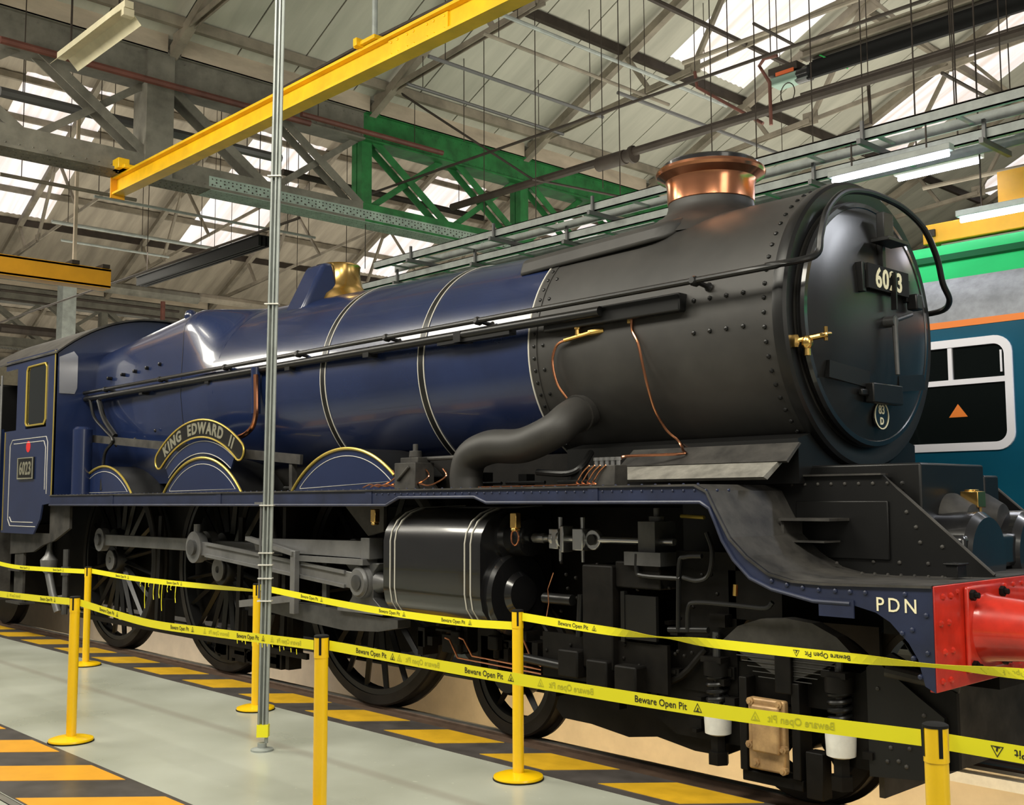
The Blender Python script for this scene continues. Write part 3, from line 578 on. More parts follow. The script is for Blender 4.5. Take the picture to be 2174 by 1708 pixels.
def tape(path, label, words, twist=None):
    """path: points (x, y, z) of the tape centre; width .048; twist(s) gives roll in degrees"""
    P = crv(path, 10); L = [0]
    for i in range(1, len(P)): L.append(L[-1]+(P[i]-P[i-1]).length)
    tot = L[-1]
    def at(s, v, off=0):
        s = min(max(s, 0), tot-1e-4); i = max(j for j in range(len(L)-1) if L[j] <= s); f = (s-L[i])/(L[i+1]-L[i])
        p = P[i].lerp(P[i+1], f); d = (P[i+1]-P[i]).normalized(); up = (Vector((0, 0, 1))-d*d.z).normalized(); n = d.cross(up)
        a = radians(twist(s/tot) if twist else 0); u2 = up*cos(a)+n*sin(a); n2 = n*cos(a)-up*sin(a)
        return p+u2*v+n2*off
    t = empty('barrier_tape', P[0], label, 'tape'); N = max(30, int(tot/.05)); hw = .024; mb = MB(); vs = []
    for i in range(N+1):
        s = tot*i/N; vs += [at(s, -hw, -.0004), at(s, hw, -.0004), at(s, hw, .0004), at(s, -hw, .0004)]
    fs = [(i*4+k, i*4+(k+1) % 4, i*4+4+(k+1) % 4, i*4+4+k) for i in range(N) for k in range(4)]+[(3, 2, 1, 0), (N*4, N*4+1, N*4+2, N*4+3)]
    mb.add(vs, fs); obj('webbing', mb, 'tape', t, smooth=False)
    for (s0, kind) in words:
        flip = -1 if kind in ('inverted', 'invfaint') else 1; mir = -1 if kind == 'faint' else 1
        mt = 'tapeink' if kind in ('ink', 'inverted') else 'tapefaint'
        f = lambda u, v, d: at(s0+u*flip*mir, (v-.0105)*flip, .0012)
        obj('printed_words', text_mb('Beware Open Pit', .034, f, 0, 1.0, .0004), mt, t, smooth=False)
        tri = MB(); c = .165*1.0
        def ring(sc): return [(c+sc*.021*cos(radians(q)), .0085+sc*.021*sin(radians(q))) for q in (90, 210, 330)]
        o1, i1 = ring(1), ring(.78); vv = [f(a, b, 0) for a, b in o1+i1]; tri.add(vv, [(0, 1, 4, 3), (1, 2, 5, 4), (2, 0, 3, 5)])
        tri.add([f(c-.003, .004, 0), f(c+.002, .002, 0), f(c+.004, .012, 0), f(c-.001, .014, 0)], [(0, 1, 2, 3)])
        tri.add([f(c-.008, .001, 0), f(c+.008, -.001, 0), f(c+.008, .0015, 0), f(c-.008, .0035, 0)], [(0, 1, 2, 3)])
        obj('printed_symbol', tri, mt, t, smooth=False)
    return t
tape([(-7.5, YN, .955), (-6.4, YN, .915), (-5.2, YN, .93), (-4.40, YN, .95)], 'near row tape left of the first front post, running off the left edge', [(2.55, 'ink'), (1.9, 'faint')])
tape([(-4.32, YN, .95), (-3.3, YN, .895), (-2.45, YN, .905), (-1.6, YN, .925), (-1.28, YN, .932)], 'near row tape sagging between the first and second front posts, frayed along the bottom', [(.45, 'ink'), (1.5, 'ink'), (1.98, 'faint'), (2.3, 'ink'), (2.72, 'faint')])
tape([(-1.20, YN-.02, .945), (-.4, YN-.01, .935), (.3, YN, .93), (1.1, YN, .935), (1.81, YN+.04, .948)], 'near row tape from the second front post to the nearest post at lower right', [(.34, 'ink'), (.72, 'faint'), (1.12, 'ink'), (1.62, 'faint'), (2.06, 'ink'), (2.62, 'faint')])
tape([(1.89, YN+.05, .945), (2.6, YN+.1, .93), (3.4, YN+.1, .94)], 'tape running off the lower right corner from the nearest post', [(.30, 'inverted')])
tape([(-11.2, YB, .96), (-10.1, YB, .905), (-9, YB, .915), (-7.87, YB, .94)], 'back row tape at the far left, below the cab steps', [(1.5, 'ink'), (2.5, 'ink')])
tape([(-7.78, YB, .95), (-6.9, YB, .925), (-6.1, YB, .92), (-5.3, YB, .925), (-4.54, YB, .935)], 'back row tape in front of the rear driving wheels with frayed threads', [(.7, 'ink'), (1.8, 'ink')], lambda s: 62*max(0, (s-.62)/.38))
tape([(-4.46, YB, .965), (-3.6, YB, .92), (-2.8, YB, .89), (-2.0, YB, .88), (-1.5, YB, .895)], 'back row tape in front of the cylinder between the pole and the bright post', [(.72, 'ink'), (1.72, 'ink'), (2.4, 'ink')])
tape([(-1.42, YB, .955), (-.8, YB, .93), (-.3, YB, .925), (.5, YB, .925), (1.2, YB, .935), (2.0, YB, .95)], 'back row twisted tape passing in front of the leading wheel and red buffer beam', [(.42, 'ink'), (2.05, 'inverted'), (2.95, 'invfaint')],
     lambda s: 74*math.exp(-((s-.31)/.07)**2)+62*math.exp(-((s-.75)/.09)**2))
fr = MB(); rr = random.Random(4)
for i in range(9):
    x = -6.62+i*.09+rr.uniform(-.03, .03); z = .90; l = rr.uniform(.03, .16) if i not in (1, 5) else .24
    fr.tube([(x, YB, z), (x+.01, YB-.01, z-l*.4), (x-.012, YB, z-l*.7), (x+.006, YB-.004, z-l)], .0035, 5)
tag(obj('frayed_threads', fr, 'tape'), 'loose yellow threads dangling from the back row tape near the rear driving wheel', 'threads', kind='stuff')
fr = MB()
for i in range(12):
    x = -2.15+i*.055+rr.uniform(-.02, .02); l = rr.uniform(.01, .03)
    fr.tube([(x, YN, .895), (x+.004, YN, .895-l)], .002, 5)
tag(obj('frayed_threads', fr, 'tape'), 'short yellow threads along the bottom of the near row tape left of its second post', 'threads', kind='stuff')
# ================================================================== STEAM LOCOMOTIVE
loco = empty('steam_locomotive', (-5, 0, 0), 'large dark blue steam locomotive with black smokebox, copper-capped chimney and red buffer beam', 'locomotive')
def lp(nm, mb, mt, parent=None, **k): return obj(nm, mb, mt, parent or loco, **k)
ZC = 2.724
# boiler barrel (tapered) with lining bands
rad = lambda x: .868 if x > -2.6 else .868+(.975-.868)*min(1, (-2.6-x)/(3.9))
boiler = lp('boiler', MB().lathe((0, 0, ZC), (1, 0, 0), [(x, rad(x)) for x in (-6.6, -6.0, -5.2, -4.4, -3.6, -2.9, -2.6, -2.09)], 96), 'blue')
for x in (-4.62, -3.30):
    r = rad(x)
    bd = lp('boiler_band', MB().lathe((0, 0, ZC), (1, 0, 0), [(x-.032, r+.001), (x-.03, r+.006), (x+.03, r+.006), (x+.032, r+.001)], 96, False), 'black', boiler)
    for dx in (-.036, .036): lp('lining', MB().lathe((0, 0, ZC), (1, 0, 0), [(x+dx-.004, r+.001), (x+dx-.004, r+.007), (x+dx+.004, r+.007), (x+dx+.004, r+.001)], 96, False), 'line', boiler)
# Belpaire firebox
def sec(x, k, w, zt, R):
    pts = []
    A = [(w*.80, 1.85), (w*.88, 2.1), (w*.96, 2.45), (w, 2.75), (w*.995, 3.0), (w*.985, 3.2)]
    rc = .26; cy, cz = w*.98-rc, zt-rc-.02
    A += [(cy+rc*cos(radians(t)), cz+rc*sin(radians(t))) for t in (0, 15, 30, 45, 60, 75, 90)]
    A += [(w*.45, zt+.0), (w*.25, zt+.012), (0, zt+.018)]
    angs = [-52, -38, -20, 0, 12, 22, 30, 38, 46, 53, 60, 66, 70, 75, 82, 90]
    B = [(R*cos(radians(t)), ZC+R*sin(radians(t))) for t in angs]
    H = [(a[0]*k+b[0]*(1-k), a[1]*k+b[1]*(1-k)) for a, b in zip(A, B)]
    full = [(-y, z) for y, z in H]+[(y, z) for y, z in reversed(H[:-1])]
    return [(x, y, z) for y, z in full]
sm = lambda t: t*t*(3-2*t)
secs = []
for i in range(13): t = i/12; secs.append(sec(-6.5-.72*t, sm(t), .93, 3.70, .975))
for t in (.03, .25, .5, .75, 1): secs.append(sec(-7.22-2.43*t, 1, .93-.06*t, 3.70-.20*t, .97))
fb = lp('firebox', MB().loft(secs), 'blue')
lp('lining', MB().loft([[(-7.262, y*1.002, z+.003) for _, y, z in sec(0, 1, .93, 3.70, .97)], [(-7.270, y*1.002, z+.003) for _, y, z in sec(0, 1, .93, 3.70, .97)]], cap=False), 'black', fb)
mb = MB()
for a_, b_ in ((233, 803), (262, 795), (288, 788), (314, 781), (342, 773)):
    mb.lathe(un(a_, b_, 'y', -.90), (0, -1, 0), [(-.02, .022), (.03, .02), (.035, .008)], 8)
lp('washout_plug', mb, 'black', fb)
mb = MB()
for (x, z) in ((-8.4, 2.35), (-7.9, 2.42), (-8.9, 2.3), (-7.6, 2.30)): mb.dome((x, -.90, z), (0, -1, 0), .02)
lp('rivet', mb, 'black', fb, kind='stuff')
lp('valve_cover', MB().lathe((-7.45, -.72, 3.60), (-.1, -.5, 1), [(0, .07), (.06, .07), (.09, .05), (.11, .02)], 16), 'blue', fb)
# smokebox
smoke = lp('smokebox', MB().lathe((0, 0, ZC), (1, 0, 0), [(-2.09, .80), (-2.09, .876), (-2.02, .878), (-2.02, .872), (-.10, .872), (-.08, .876), (-.055, .880), (-.03, .874), (-.03, .2)], 96), 'smoke')
lp('joint_ring', MB().lathe((0, 0, ZC), (1, 0, 0), [(-2.105, .868), (-2.105, .880), (-2.095, .880), (-2.095, .868)], 96, False), 'line', smoke)
lp('front_ring', MB().lathe((0, 0, ZC), (1, 0, 0), [(-.10, .87), (-.09, .888), (-.05, .897), (-.02, .89), (-.005, .872), (-.012, .82), (-.03, .76), (-.035, .70)], 96, False), 'black', smoke)
mb = MB()
for i in range(64):
    a = 2*pi*i/64; d = Vector((0, cos(a), sin(a))); c = Vector((0, 0, ZC))
    mb.dome(Vector((-2.045, 0, 0))+c+d*.876, d, .016); mb.dome(Vector((-.155, 0, 0))+c+d*.872, d, .016)
    if i % 2 == 0: mb.dome(Vector((-1.96, 0, 0))+c+d*.871, d, .016)
for k in range(4):
    for zz in (2.86, 2.66): 
        yy = -sqrt(.872**2-(zz-ZC)**2); mb.dome((-.30-.12*k, yy, zz), (0, yy, zz-ZC), .017)
lp('rivet', mb, 'black', smoke, kind='stuff')
door = lp('smokebox_door', MB().lathe((-.02, 0, ZC), (1, 0, 0), [(0, .745), (.03, .75), (.05, .735), (.055, .71), (.075, .66), (.115, .5), (.14, .3), (.15, .12), (.152, .0)], 96), 'doorblack')
lp('door_rim', MB().lathe((-.02, 0, ZC), (1, 0, 0), [(.0, .74), (.035, .762), (.055, .752), (.058, .725), (.045, .71)], 96, False), 'gloss', door)
for a in (90, ): pass
lp('door_hinge', MB().bar((.10, -.18, 2.36), (.07, -.58, 2.40), .03, .10), 'black', door, smooth=False); lp('door_hinge', MB().bar((.10, .18, 2.36), (.07, .58, 2.40), .03, .10), 'black', door, smooth=False)
lp('door_handle', MB().tube([(.13, 0, ZC), (.20, 0, ZC)], .035, 12).tube([(.19, 0, ZC+.02), (.21, -.02, ZC-.33)], [.018, .014], 10).tube([(.175, 0, ZC), (.175, .25, ZC+.07)], .014, 8), 'steeldark', door)
lp('lamp_bracket', MB().box(.12, .17, -.05, .07, 3.22, 3.40).box(.12, .24, -.13, .12, 3.20, 3.225).box(.10, .14, -.02, .02, 3.05, 3.22), 'black', door, bevel=.004)
lp('lamp_bracket', MB().box(.13, .20, .28, .36, 2.83, 2.93), 'black', door, bevel=.01)
lp('step_bracket', MB().box(.10, .16, -.22, .14, 2.22, 2.34).box(.1, .13, -.30, -.22, 2.26, 2.30), 'black', door, bevel=.008)
npl = lp('number_plate', MB().box(.150, .165, -.25, .25, 2.905, 3.055), 'blackplastic', door, smooth=False)
lp('plate_bracket', MB().box(.10, .15, -.29, -.25, 2.88, 3.06), 'black', door, bevel=.004); lp('plate_bracket', MB().box(.10, .15, .25, .30, 2.88, 3.02), 'black', door, bevel=.004)
lp('number_lettering', text_mb('6023', .165, lambda u, v, d: (.1665+d, u*.92, v*1.0+2.922), .0015, 1.12, .004), 'letter', npl, smooth=False)
lp('vertical_strap', MB().bar((.178, .03, 2.80), (.178, .035, 3.03), .014, .035, (1, 0, 0)), 'black', npl)
sp = lp('shed_plate', MB().lathe((.085, -.02, 2.155), (1, 0, 0), [(0, .085), (.012, .085)], 32), 'gloss', door)
lp('plate_rim', MB().lathe((.085, -.02, 2.155), (1, 0, 0), [(.010, .085), (.016, .085), (.016, .078), (.010, .078)], 32, False), 'letter', sp)
lp('shed_lettering', text_mb('83', .075, lambda u, v, d: (.0985+d, u-.02, v+2.165), .001, 1, .002), 'letter', sp, smooth=False)
lp('shed_lettering', text_mb('D', .060, lambda u, v, d: (.0985+d, u-.02, v+2.100), .001, 1, .002), 'letter', sp, smooth=False)
# chimney
ch = lp('chimney', MB().lathe((-1.15, 0, 0), (0, 0, 1), [(3.48, .46), (3.56, .42), (3.60, .36), (3.64, .315), (3.68, .30), (3.72, .298)], 64), 'smoke')
lp('chimney_saddle', MB().lathe((-1.15, 0, 0), (0, 0, 1), [(3.42, .56), (3.50, .50), (3.575, .40), (3.60, .36)], 64, False), 'smoke', ch)
lp('copper_cap', MB().lathe((-1.15, 0, 0), (0, 0, 1), [(3.715, .300), (3.72, .304), (3.84, .306), (3.875, .318), (3.895, .350), (3.91, .376), (3.93, .384), (3.95, .378), (3.958, .36), (3.955, .30), (3.90, .27)], 72, False), 'copper', ch)
lp('chimney_lip', MB().lathe((-1.15, 0, 0), (0, 0, 1), [(3.95, .33), (3.99, .335), (4.0, .325), (4.0, .29), (3.9, .27)], 64, False), 'gloss', ch)
# safety valve bonnet and top feed
sv = lp('safety_valve', MB().lathe((-5.72, 0, 0), (0, 0, 1), [(3.60, .36), (3.68, .32), (3.73, .26), (3.80, .215), (3.90, .195), (3.98, .195), (4.00, .20), (4.015, .185), (4.0, .15)], 56), 'brass')
lp('top_feed_cover', MB().loft([[(-5.90+a, y, z) for (a, y, z) in ((0, -.56, 3.47), (.0, -.30, 3.98), (0, -.18, 4.0), (.0, -.1, 3.6))], [(-5.55+a, y, z) for (a, y, z) in ((0, -.56, 3.47), (-.03, -.30, 3.98), (-.03, -.18, 4.0), (0, -.1, 3.6))]]), 'blue', sv, bevel=.04)
lp('valve_top', MB().lathe((-5.80, -.12, 3.98), (0, 0, 1), [(0, .12), (.03, .10), (.05, .04)], 16), 'gloss', sv)
# superheater damper casing on smokebox side
casing_outline = [(-2.45, -.655), (-2.2, -.665), (-1.7, -.67), (-1.30, -.67), (-1.16, -.655), (-1.07, -.61), (-1.03, -.54), (-1.02, -.45), (-1.05, -.30), (-2.35, -.30)]
zt_ = lambda x, y: 3.375+(x+2.45)*.030+(y+.67)*.32
lp('side_casing', MB().loft([[(x, y, zt_(x, y)-.075) for x, y in casing_outline], [(x, y+.05, zt_(x, y)+.06) for x, y in casing_outline]]), 'smoke', bevel=.035)
# handrail, ejector pipe, knobs
hp = [(-9.75, -1.0, 2.95), (-7, -1.0, 2.95), (-4, -1.0, 2.95), (-.25, -1.0, 2.95), (-.05, -.99, 2.96), (.10, -.88, 2.985), (.155, -.79, 3.03), (.16, -.76, 3.14), (.16, -.68, 3.30), (.16, -.50, 3.43), (.16, -.25, 3.485), (.16, 0, 3.49), (.16, .25, 3.465), (.16, .50, 3.38), (.16, .66, 3.22), (.16, .73, 3.06), (.14, .86, 2.96), (0, .99, 2.92), (-.3, 1.0, 2.92)]
hr = lp('handrail', MB().tube(crv(hp, 5), .020, 10), 'black')
for x in (-9.0, -7.6, -6.2, -4.9, -3.6, -2.5, -.55):
    mb = MB(); mb.lathe((x, -.86, 2.95-.02), (0, -1, .12), [(0, .03), (.02, .016), (.10, .014), (.115, .03), (.15, .032), (.17, .02)], 10); lp('handrail_knob', mb, 'black', hr)
lp('ejector_pipe', MB().tube([(-9.6, -.985, 2.875), (-1.35, -.95, 2.875)], .034, 12), 'black')
lp('pipe_casing', MB().box(-1.9, -.72, -.93, -.83, 2.80, 2.915), 'black', bevel=.01)
mb = MB()
for x in (-8.1, -6.6, -5.1, -3.9, -2.75): mb.box(x-.04, x+.04, -.99, -.86, 2.82, 2.90)
lp('pipe_clip', mb, 'black', smooth=False)
lp('lubricator_pipe_cover', MB().box(-3.0, -2.2, -.97, -.90, 2.82, 2.86), 'black', smooth=False)
# brass fittings on the smokebox side
bf = lp('brass_cock', MB().tube([(-1.72, -.90, 2.73), (-1.48, -.90, 2.755)], .016, 10).tube([(-1.60, -.90, 2.75), (-1.60, -.90, 2.86)], [.02, .012], 10).lathe((-1.60, -.9, 2.79), (0, 0, 1), [(0, .025), (.02, .025), (.03, .012)], 12).tube([(-1.50, -.90, 2.755), (-1.40, -.86, 2.765)], .02, 8), 'brass')
lp('copper_pipe', MB().tube(crv([(-1.72, -.90, 2.73), (-1.80, -.90, 2.70), (-1.84, -.90, 2.60), (-1.82, -.88, 2.45), (-1.78, -.82, 2.34)], 6), .009, 8), 'copper')
lp('pipe_union', MB().lathe((-1.17, -.87, 2.78), (0, 0, 1), [(0, .018), (.04, .018), (.04, .024), (.09, .024), (.09, .016), (.13, .016)], 10), 'brass')
q = [un(a, b, 'y', y) for a, b, y in ((1341, 668, -.88), (1342, 700, -.88), (1355, 730, -.885), (1368, 790, -.88), (1388, 865, -.82), (1415, 912, -.74), (1440, 935, -.70), (1450, 955, -.74), (1445, 963, -.82), (1330, 968, -.95), (1318, 975, -1.0))]
lp('copper_pipe', MB().tube(crv(q, 5), .009, 8), 'copper')
lp('front_cock', MB().tube([(.00, -.80, 2.545), (.16, -.72, 2.575)], .018, 10).tube([(.06, -.77, 2.55), (.06, -.77, 2.46)], [.016, .02], 10).lathe((.06, -.77, 2.52), (0, 0, 1), [(-.02, .02), (.0, .034), (.03, .034), (.05, .02)], 14).lathe((.0, -.80, 2.51), (0, 0, 1), [(0, .02), (.02, .028), (.05, .028), (.07, .02)], 6).tube([(.15, -.77, 2.57), (.15, -.67, 2.585)], .010, 8).tube([(.15, -.72, 2.54), (.15, -.72, 2.62)], .012, 8), 'brass')
# ---- steam pipe
sp = crv([un(1245, 872, 'y', -.72), un(1212, 885, 'y', -.90), un(1175, 915, 'y', -1.03), un(1110, 945, 'y', -1.10), un(1045, 948, 'y', -1.12), un(1003, 968, 'y', -1.12), un(990, 1005, 'y', -1.12), un(992, 1045, 'y', -1.12)], 6)
stp = lp('steam_pipe', MB().tube(sp, .118, 24), 'smoke')
lp('pipe_flange', MB().lathe(sp[3], (sp[5]-sp[3]), [(0, .13), (.02, .13)], 28), 'smoke', stp)
# ---- running plate and valance
XU = [(-9.62, 1.735), (-.30, 1.735), (-.22, 1.70), (-.165, 1.60), (-.075, 1.45), (.03, 1.355), (.16, 1.275), (.30, 1.245), (.48, 1.24), (1.03, 1.255)]
XL = [(.982, .80), (.952, .916), (.909, .987), (.82, 1.076), (.75, 1.115), (.62, 1.145), (.42, 1.145), (.18, 1.19), (.05, 1.24), (-.05, 1.33), (-.12, 1.43), (-.165, 1.53), (-.20, 1.60), (-.26, 1.632), (-2.0, 1.632), (-2.12, 1.67), (-2.95, 1.67), (-3.10, 1.615), (-9.62, 1.615)]
rp = lp('running_plate', MB().prism(XU+[(1.03, .775)]+XL, 'y', -1.362, -1.345), 'bluedull', smooth=False)
top = [(x, z) for x, z in XU]
lp('plate_top', MB().prism([(x, z) for x, z in top]+[(x, z-.012) for x, z in reversed(top)], 'y', -1.375, -.62), 'dusty', rp, smooth=False)
lp('plate_top', MB().prism([(x, z) for x, z in top]+[(x, z-.012) for x, z in reversed(top)], 'y', .62, 1.375), 'dusty', rp, smooth=False)
lp('edge_angle', MB().tube([(x, -1.366, z+.004) for x, z in XL[5:]], .011, 8), 'bluedull', rp)
lp('cover_strip', MB().box(.45, .64, -1.37, -1.362, 1.08, 1.165), 'bluedull', rp, smooth=False)
mb = MB()
x = -3.3
while x < .0: mb.dome((x, -1.362, 1.70), (0, -1, 0), .009); x += .075
for (x, z) in ((.18, 1.235), (.27, 1.22), (.36, 1.21), (.45, 1.205), (.54, 1.205), (.62, 1.205), (.70, 1.205), (.9, 1.21), (.93, 1.05), (.93, .92), (1.0, 1.12), (1.0, .95), (.96, .84), (.88, 1.03)): mb.dome((x, -1.362, z), (0, -1, 0), .014)
x = -9.5
while x < -.3: mb.dome((x, -1.33, 1.735), (0, 0, 1), .009); x += .10
lp('rivet', mb, 'bluedull', rp, kind='stuff')
for x in (-7.9, -5.6, -3.32, -1.05): lp('joint_plate', MB().box(x-.04, x+.04, -1.368, -1.362, 1.625, 1.725), 'bluedull', rp, smooth=False)
lp('route_lettering', text_mb('PDN', .092, lambda u, v, d: (u*.95+.855, -1.3645-d, v+1.125), .0008, 1.35, .0005), 'letter', rp, smooth=False)
# ---- front: frame extension, platform, inner cylinder covers, buffer beam
fe = lp('front_frame', MB().prism([(-.95, 1.20), (-.95, 1.78), (.42, 1.78), (.52, 1.68), (1.0, 1.262), (1.0, 1.20)], 'y', -.635, -.61), 'black', smooth=False)
lp('frame_edge', MB().tube([(.40, -.624, 1.783), (.52, -.624, 1.685), (1.0, -.624, 1.265)], .010, 8), 'dusty', fe)
lp('frame_edge', MB().box(-.95, .42, -.66, -.58, 1.78, 1.79), 'dusty', fe, smooth=False)
mb = MB()
for i in range(9): mb.dome((-.15+i*.085, -.635, 1.735), (0, -1, 0), .012)
for i in range(7): mb.dome((-.10+i*.09, -.635, 1.60), (0, -1, 0), .010)
for (x, z) in ((.55, 1.58), (.60, 1.5), (.62, 1.42), (.30, 1.45), (.05, 1.42), (.74, 1.40), (.15, 1.33), (.35, 1.31), (.5, 1.31), (.66, 1.31)): mb.dome((x, -.635, z), (0, -1, 0), .013)
for i in range(16): mb.dome((-.2+i*.075, -.72, 1.25 if i > 5 else 1.30), (0, 0, 1), .010)
lp('rivet', mb, 'dusty', fe, kind='stuff')
lp('side_panel', MB().box(-.12, .45, -.650, -.635, 1.32, 1.64), 'black', fe, bevel=.006)
lp('foot_step', MB().box(-.10, .22, -.86, -.64, 1.53, 1.545).box(-.10, -.08, -.84, -.64, 1.42, 1.53).box(-.10, .16, -.82, -.64, 1.41, 1.42), 'dusty', fe, smooth=False)
lp('front_frame', MB().prism([(-.95, 1.20), (-.95, 1.78), (.42, 1.78), (1.0, 1.262), (1.0, 1.20)], 'y', .61, .635), 'black', smooth=False)
lp('frame_edge', MB().tube([(.42, .622, 1.783), (1.0, .622, 1.265)], .010, 8), 'dusty')
lp('front_platform', MB().box(.1, 1.03, -.62, .62, 1.24, 1.258), 'dusty', smooth=False)
lp('valve_chest_casing', MB().box(-.35, .60, -.56, .22, 1.26, 1.845), 'black', bevel=.012); lp('valve_chest_casing', MB().box(-.35, .60, .225, .42, 1.26, 1.785), 'black', bevel=.012)
lp('smokebox_saddle', MB().prism([(-.70, 1.74), (-.70, 2.0), (-.45, 2.06), (.45, 2.06), (.70, 2.0), (.70, 1.74)], 'x', -1.9, -.06), 'black', smooth=False)
lp('saddle_apron', MB().prism([(-.70, 1.97), (-.72, 1.975), (-.86, 1.865), (-.84, 1.855)], 'x', -1.28, -.04), 'dusty', smooth=False)
lp('saddle_apron', MB().prism([(-.80, 1.862), (-.84, 1.87), (-1.0, 1.775), (-.96, 1.76)], 'x', -1.25, -.10), 'greyplate', smooth=False)
for y in (-.23, .16):
    lp('valve_cover', MB().lathe((.58, y, 1.53), (1, 0, 0), [(0, .15), (.05, .15), (.10, .12), (.15, .09), (.155, .04)], 28), 'dusty')
for y in (-.30, .30):
    lp('inside_cylinder', MB().lathe((.50, y, 1.34), (1, 0, 0), [(0, .24), (.30, .24), (.34, .21), (.345, .05)], 40), 'gloss')
lp('cylinder_casing', MB().box(.5, .82, -.56, .56, 1.27, 1.46), 'gloss', bevel=.03)
lp('oil_box', MB().box(.64, .74, -.19, -.09, 1.60, 1.69).box(.66, .72, -.18, -.12, 1.69, 1.70), 'brass', bevel=.004)
lp('oil_pipe', MB().tube([(.69, -.14, 1.60), (.69, -.14, 1.52)], .018, 8).tube([(.71, -.10, 1.60), (.71, -.10, 1.52)], .010, 8), 'brass')
lp('lamp_socket', MB().box(.86, .92, -.86, -.76, 1.26, 1.32).box(.85, .93, -.87, -.75, 1.32, 1.33), 'black', bevel=.003)
bb = lp('buffer_beam', MB().box(1.0, 1.035, -1.355, 1.355, .775, 1.252), 'red', bevel=.004)
mb = MB()
for y in (-1.30, -1.22, 1.22, 1.30):
    for z in (.82, .95, 1.08, 1.2): mb.dome((1.035, y+(.03 if z in (.95, 1.2) else 0), z), (1, 0, 0), .018)
for i in range(22): mb.dome((1.035, -1.12+i*.105, 1.215), (1, 0, 0), .014); 
for y in (-.55, -.45, -.2, 0, .2): mb.dome((1.035, y, .82), (1, 0, 0), .016).dome((1.035, y, 1.1), (1, 0, 0), .016)
lp('rivet', mb, 'red', bb, kind='stuff')
for y in (-.865, .865):
    bf = lp('buffer', MB().lathe((1.05, y, 1.03), (1, 0, 0), [(0, .17), (.02, .165), (.05, .155), (.40, .125), (.42, .128), (.42, .08), (.62, .08), (.62, .22), (.65, .23), (.68, .20), (.69, .05)], 40), 'red')
    lp('buffer_flange', MB().box(1.035, 1.06, y-.20, y+.20, .83, 1.235), 'red', bf, bevel=.012)
    mb = MB()
    for a in (-1, 1):
        for b in (-1, 1): mb.lathe((1.06, y+a*.165, 1.03+b*.165), (1, 0, 0), [(0, .026), (.02, .026), (.02, .014), (.04, .014)], 6)
    lp('bolt', mb, 'grime', bf)
lp('beam_underframe', MB().box(.55, 1.0, -.62, .62, .70, .80).box(.70, .98, -1.2, 1.2, 1.0, 1.2), 'grime', smooth=False)
lp('drawhook', MB().tube([(1.03, 0, 1.03), (1.2, 0, 1.03), (1.28, 0, 1.0), (1.27, 0, .93)], .03, 10), 'black')
# ---- outside cylinder
cyp = [(-.66, .79), (-1.12, .79), (-1.25, .835), (-1.315, .92), (-1.335, 1.02), (-1.335, 1.36), (-1.32, 1.43), (-1.27, 1.505), (-1.19, 1.56), (-1.08, 1.595), (-.66, 1.61)]
cy = lp('cylinder', MB().prism(cyp, 'x', -3.17, -2.10), 'gloss')
out = lambda k: [(y*(1+k) if y < -.7 else y, z+(k*1.2 if z > 1.5 else (-k*1.2 if z < .85 else 0))) for y, z in cyp]
for x in (-3.085, -3.03, -2.255, -2.195):
    lp('lining', MB().prism(out(.0045), 'x', x-.0035, x+.0035), 'line', cy, smooth=False)
lp('front_cover', MB().lathe((-2.10, -1.02, 1.02), (1, 0, 0), [(0, .285), (.03, .285), (.05, .26), (.055, .15), (.09, .12), (.09, .02)], 40), 'gloss', cy)
lp('valve_chest', MB().lathe((-2.10, -1.04, 1.40), (1, 0, 0), [(0, .17), (.03, .17), (.04, .125), (.19, .125), (.20, .10), (.205, .03)], 32), 'gloss', cy)
lp('rear_cover', MB().lathe((-3.17, -1.02, 1.02), (-1, 0, 0), [(0, .26), (.04, .25), (.05, .12), (.14, .09), (.15, .04)], 32), 'steeldark', cy)
lp('cylinder_far', MB().prism([(-y, z) for y, z in cyp], 'x', -3.17, -2.10), 'gloss')
# valve rod linkage in front of the chest
VZ = 1.40; VY = -1.04
vr = lp('valve_rod', MB().tube([(-1.92, VY, VZ), (-.70, VY, VZ)], .022, 12).tube([(-1.88, VY, VZ), (-1.78, VY, VZ)], .034, 12), 'shine')
lp('universal_joint', MB().lathe((-1.72, VY, VZ), (1, 0, 0), [(0, .045), (.02, .05), (.02, .06), (.05, .06), (.05, .045), (.09, .045), (.09, .065), (.11, .065)], 12).box(-1.70, -1.62, VY-.05, VY+.05, VZ-.065, VZ+.065).box(-1.60, -1.57, VY-.05, VY+.05, VZ-.085, VZ+.085), 'shine', vr, bevel=.005)
for k in (-1.64, -1.44): lp('oil_nipple', MB().tube([(k, VY, VZ-.145), (k, VY, VZ+.14)], [.012, .017], 8), 'shine', vr)
lp('rod_jaw', MB().box(-1.49, -1.40, VY-.05, VY+.05, VZ-.07, VZ+.07).lathe((-1.34, VY-.02, VZ), (0, 1, 0), [(0, .065), (.04, .065)], 20), 'shine', vr, bevel=.006)
lp('rod_eye', MB().lathe((-1.34, VY-.035, VZ), (0, 1, 0), [(0, .035), (.02, .035)], 16), 'black', vr)
lp('rocker_bearing', MB().box(-1.0, -.72, -1.15, -.85, 1.26, 1.34).box(-.93, -.80, -1.1, -.9, 1.34, 1.52).lathe((-.865, -1.0, 1.52), (0, 0, 1), [(0, .05), (.03, .05), (.03, .02), (.08, .02)], 12), 'steeldark')
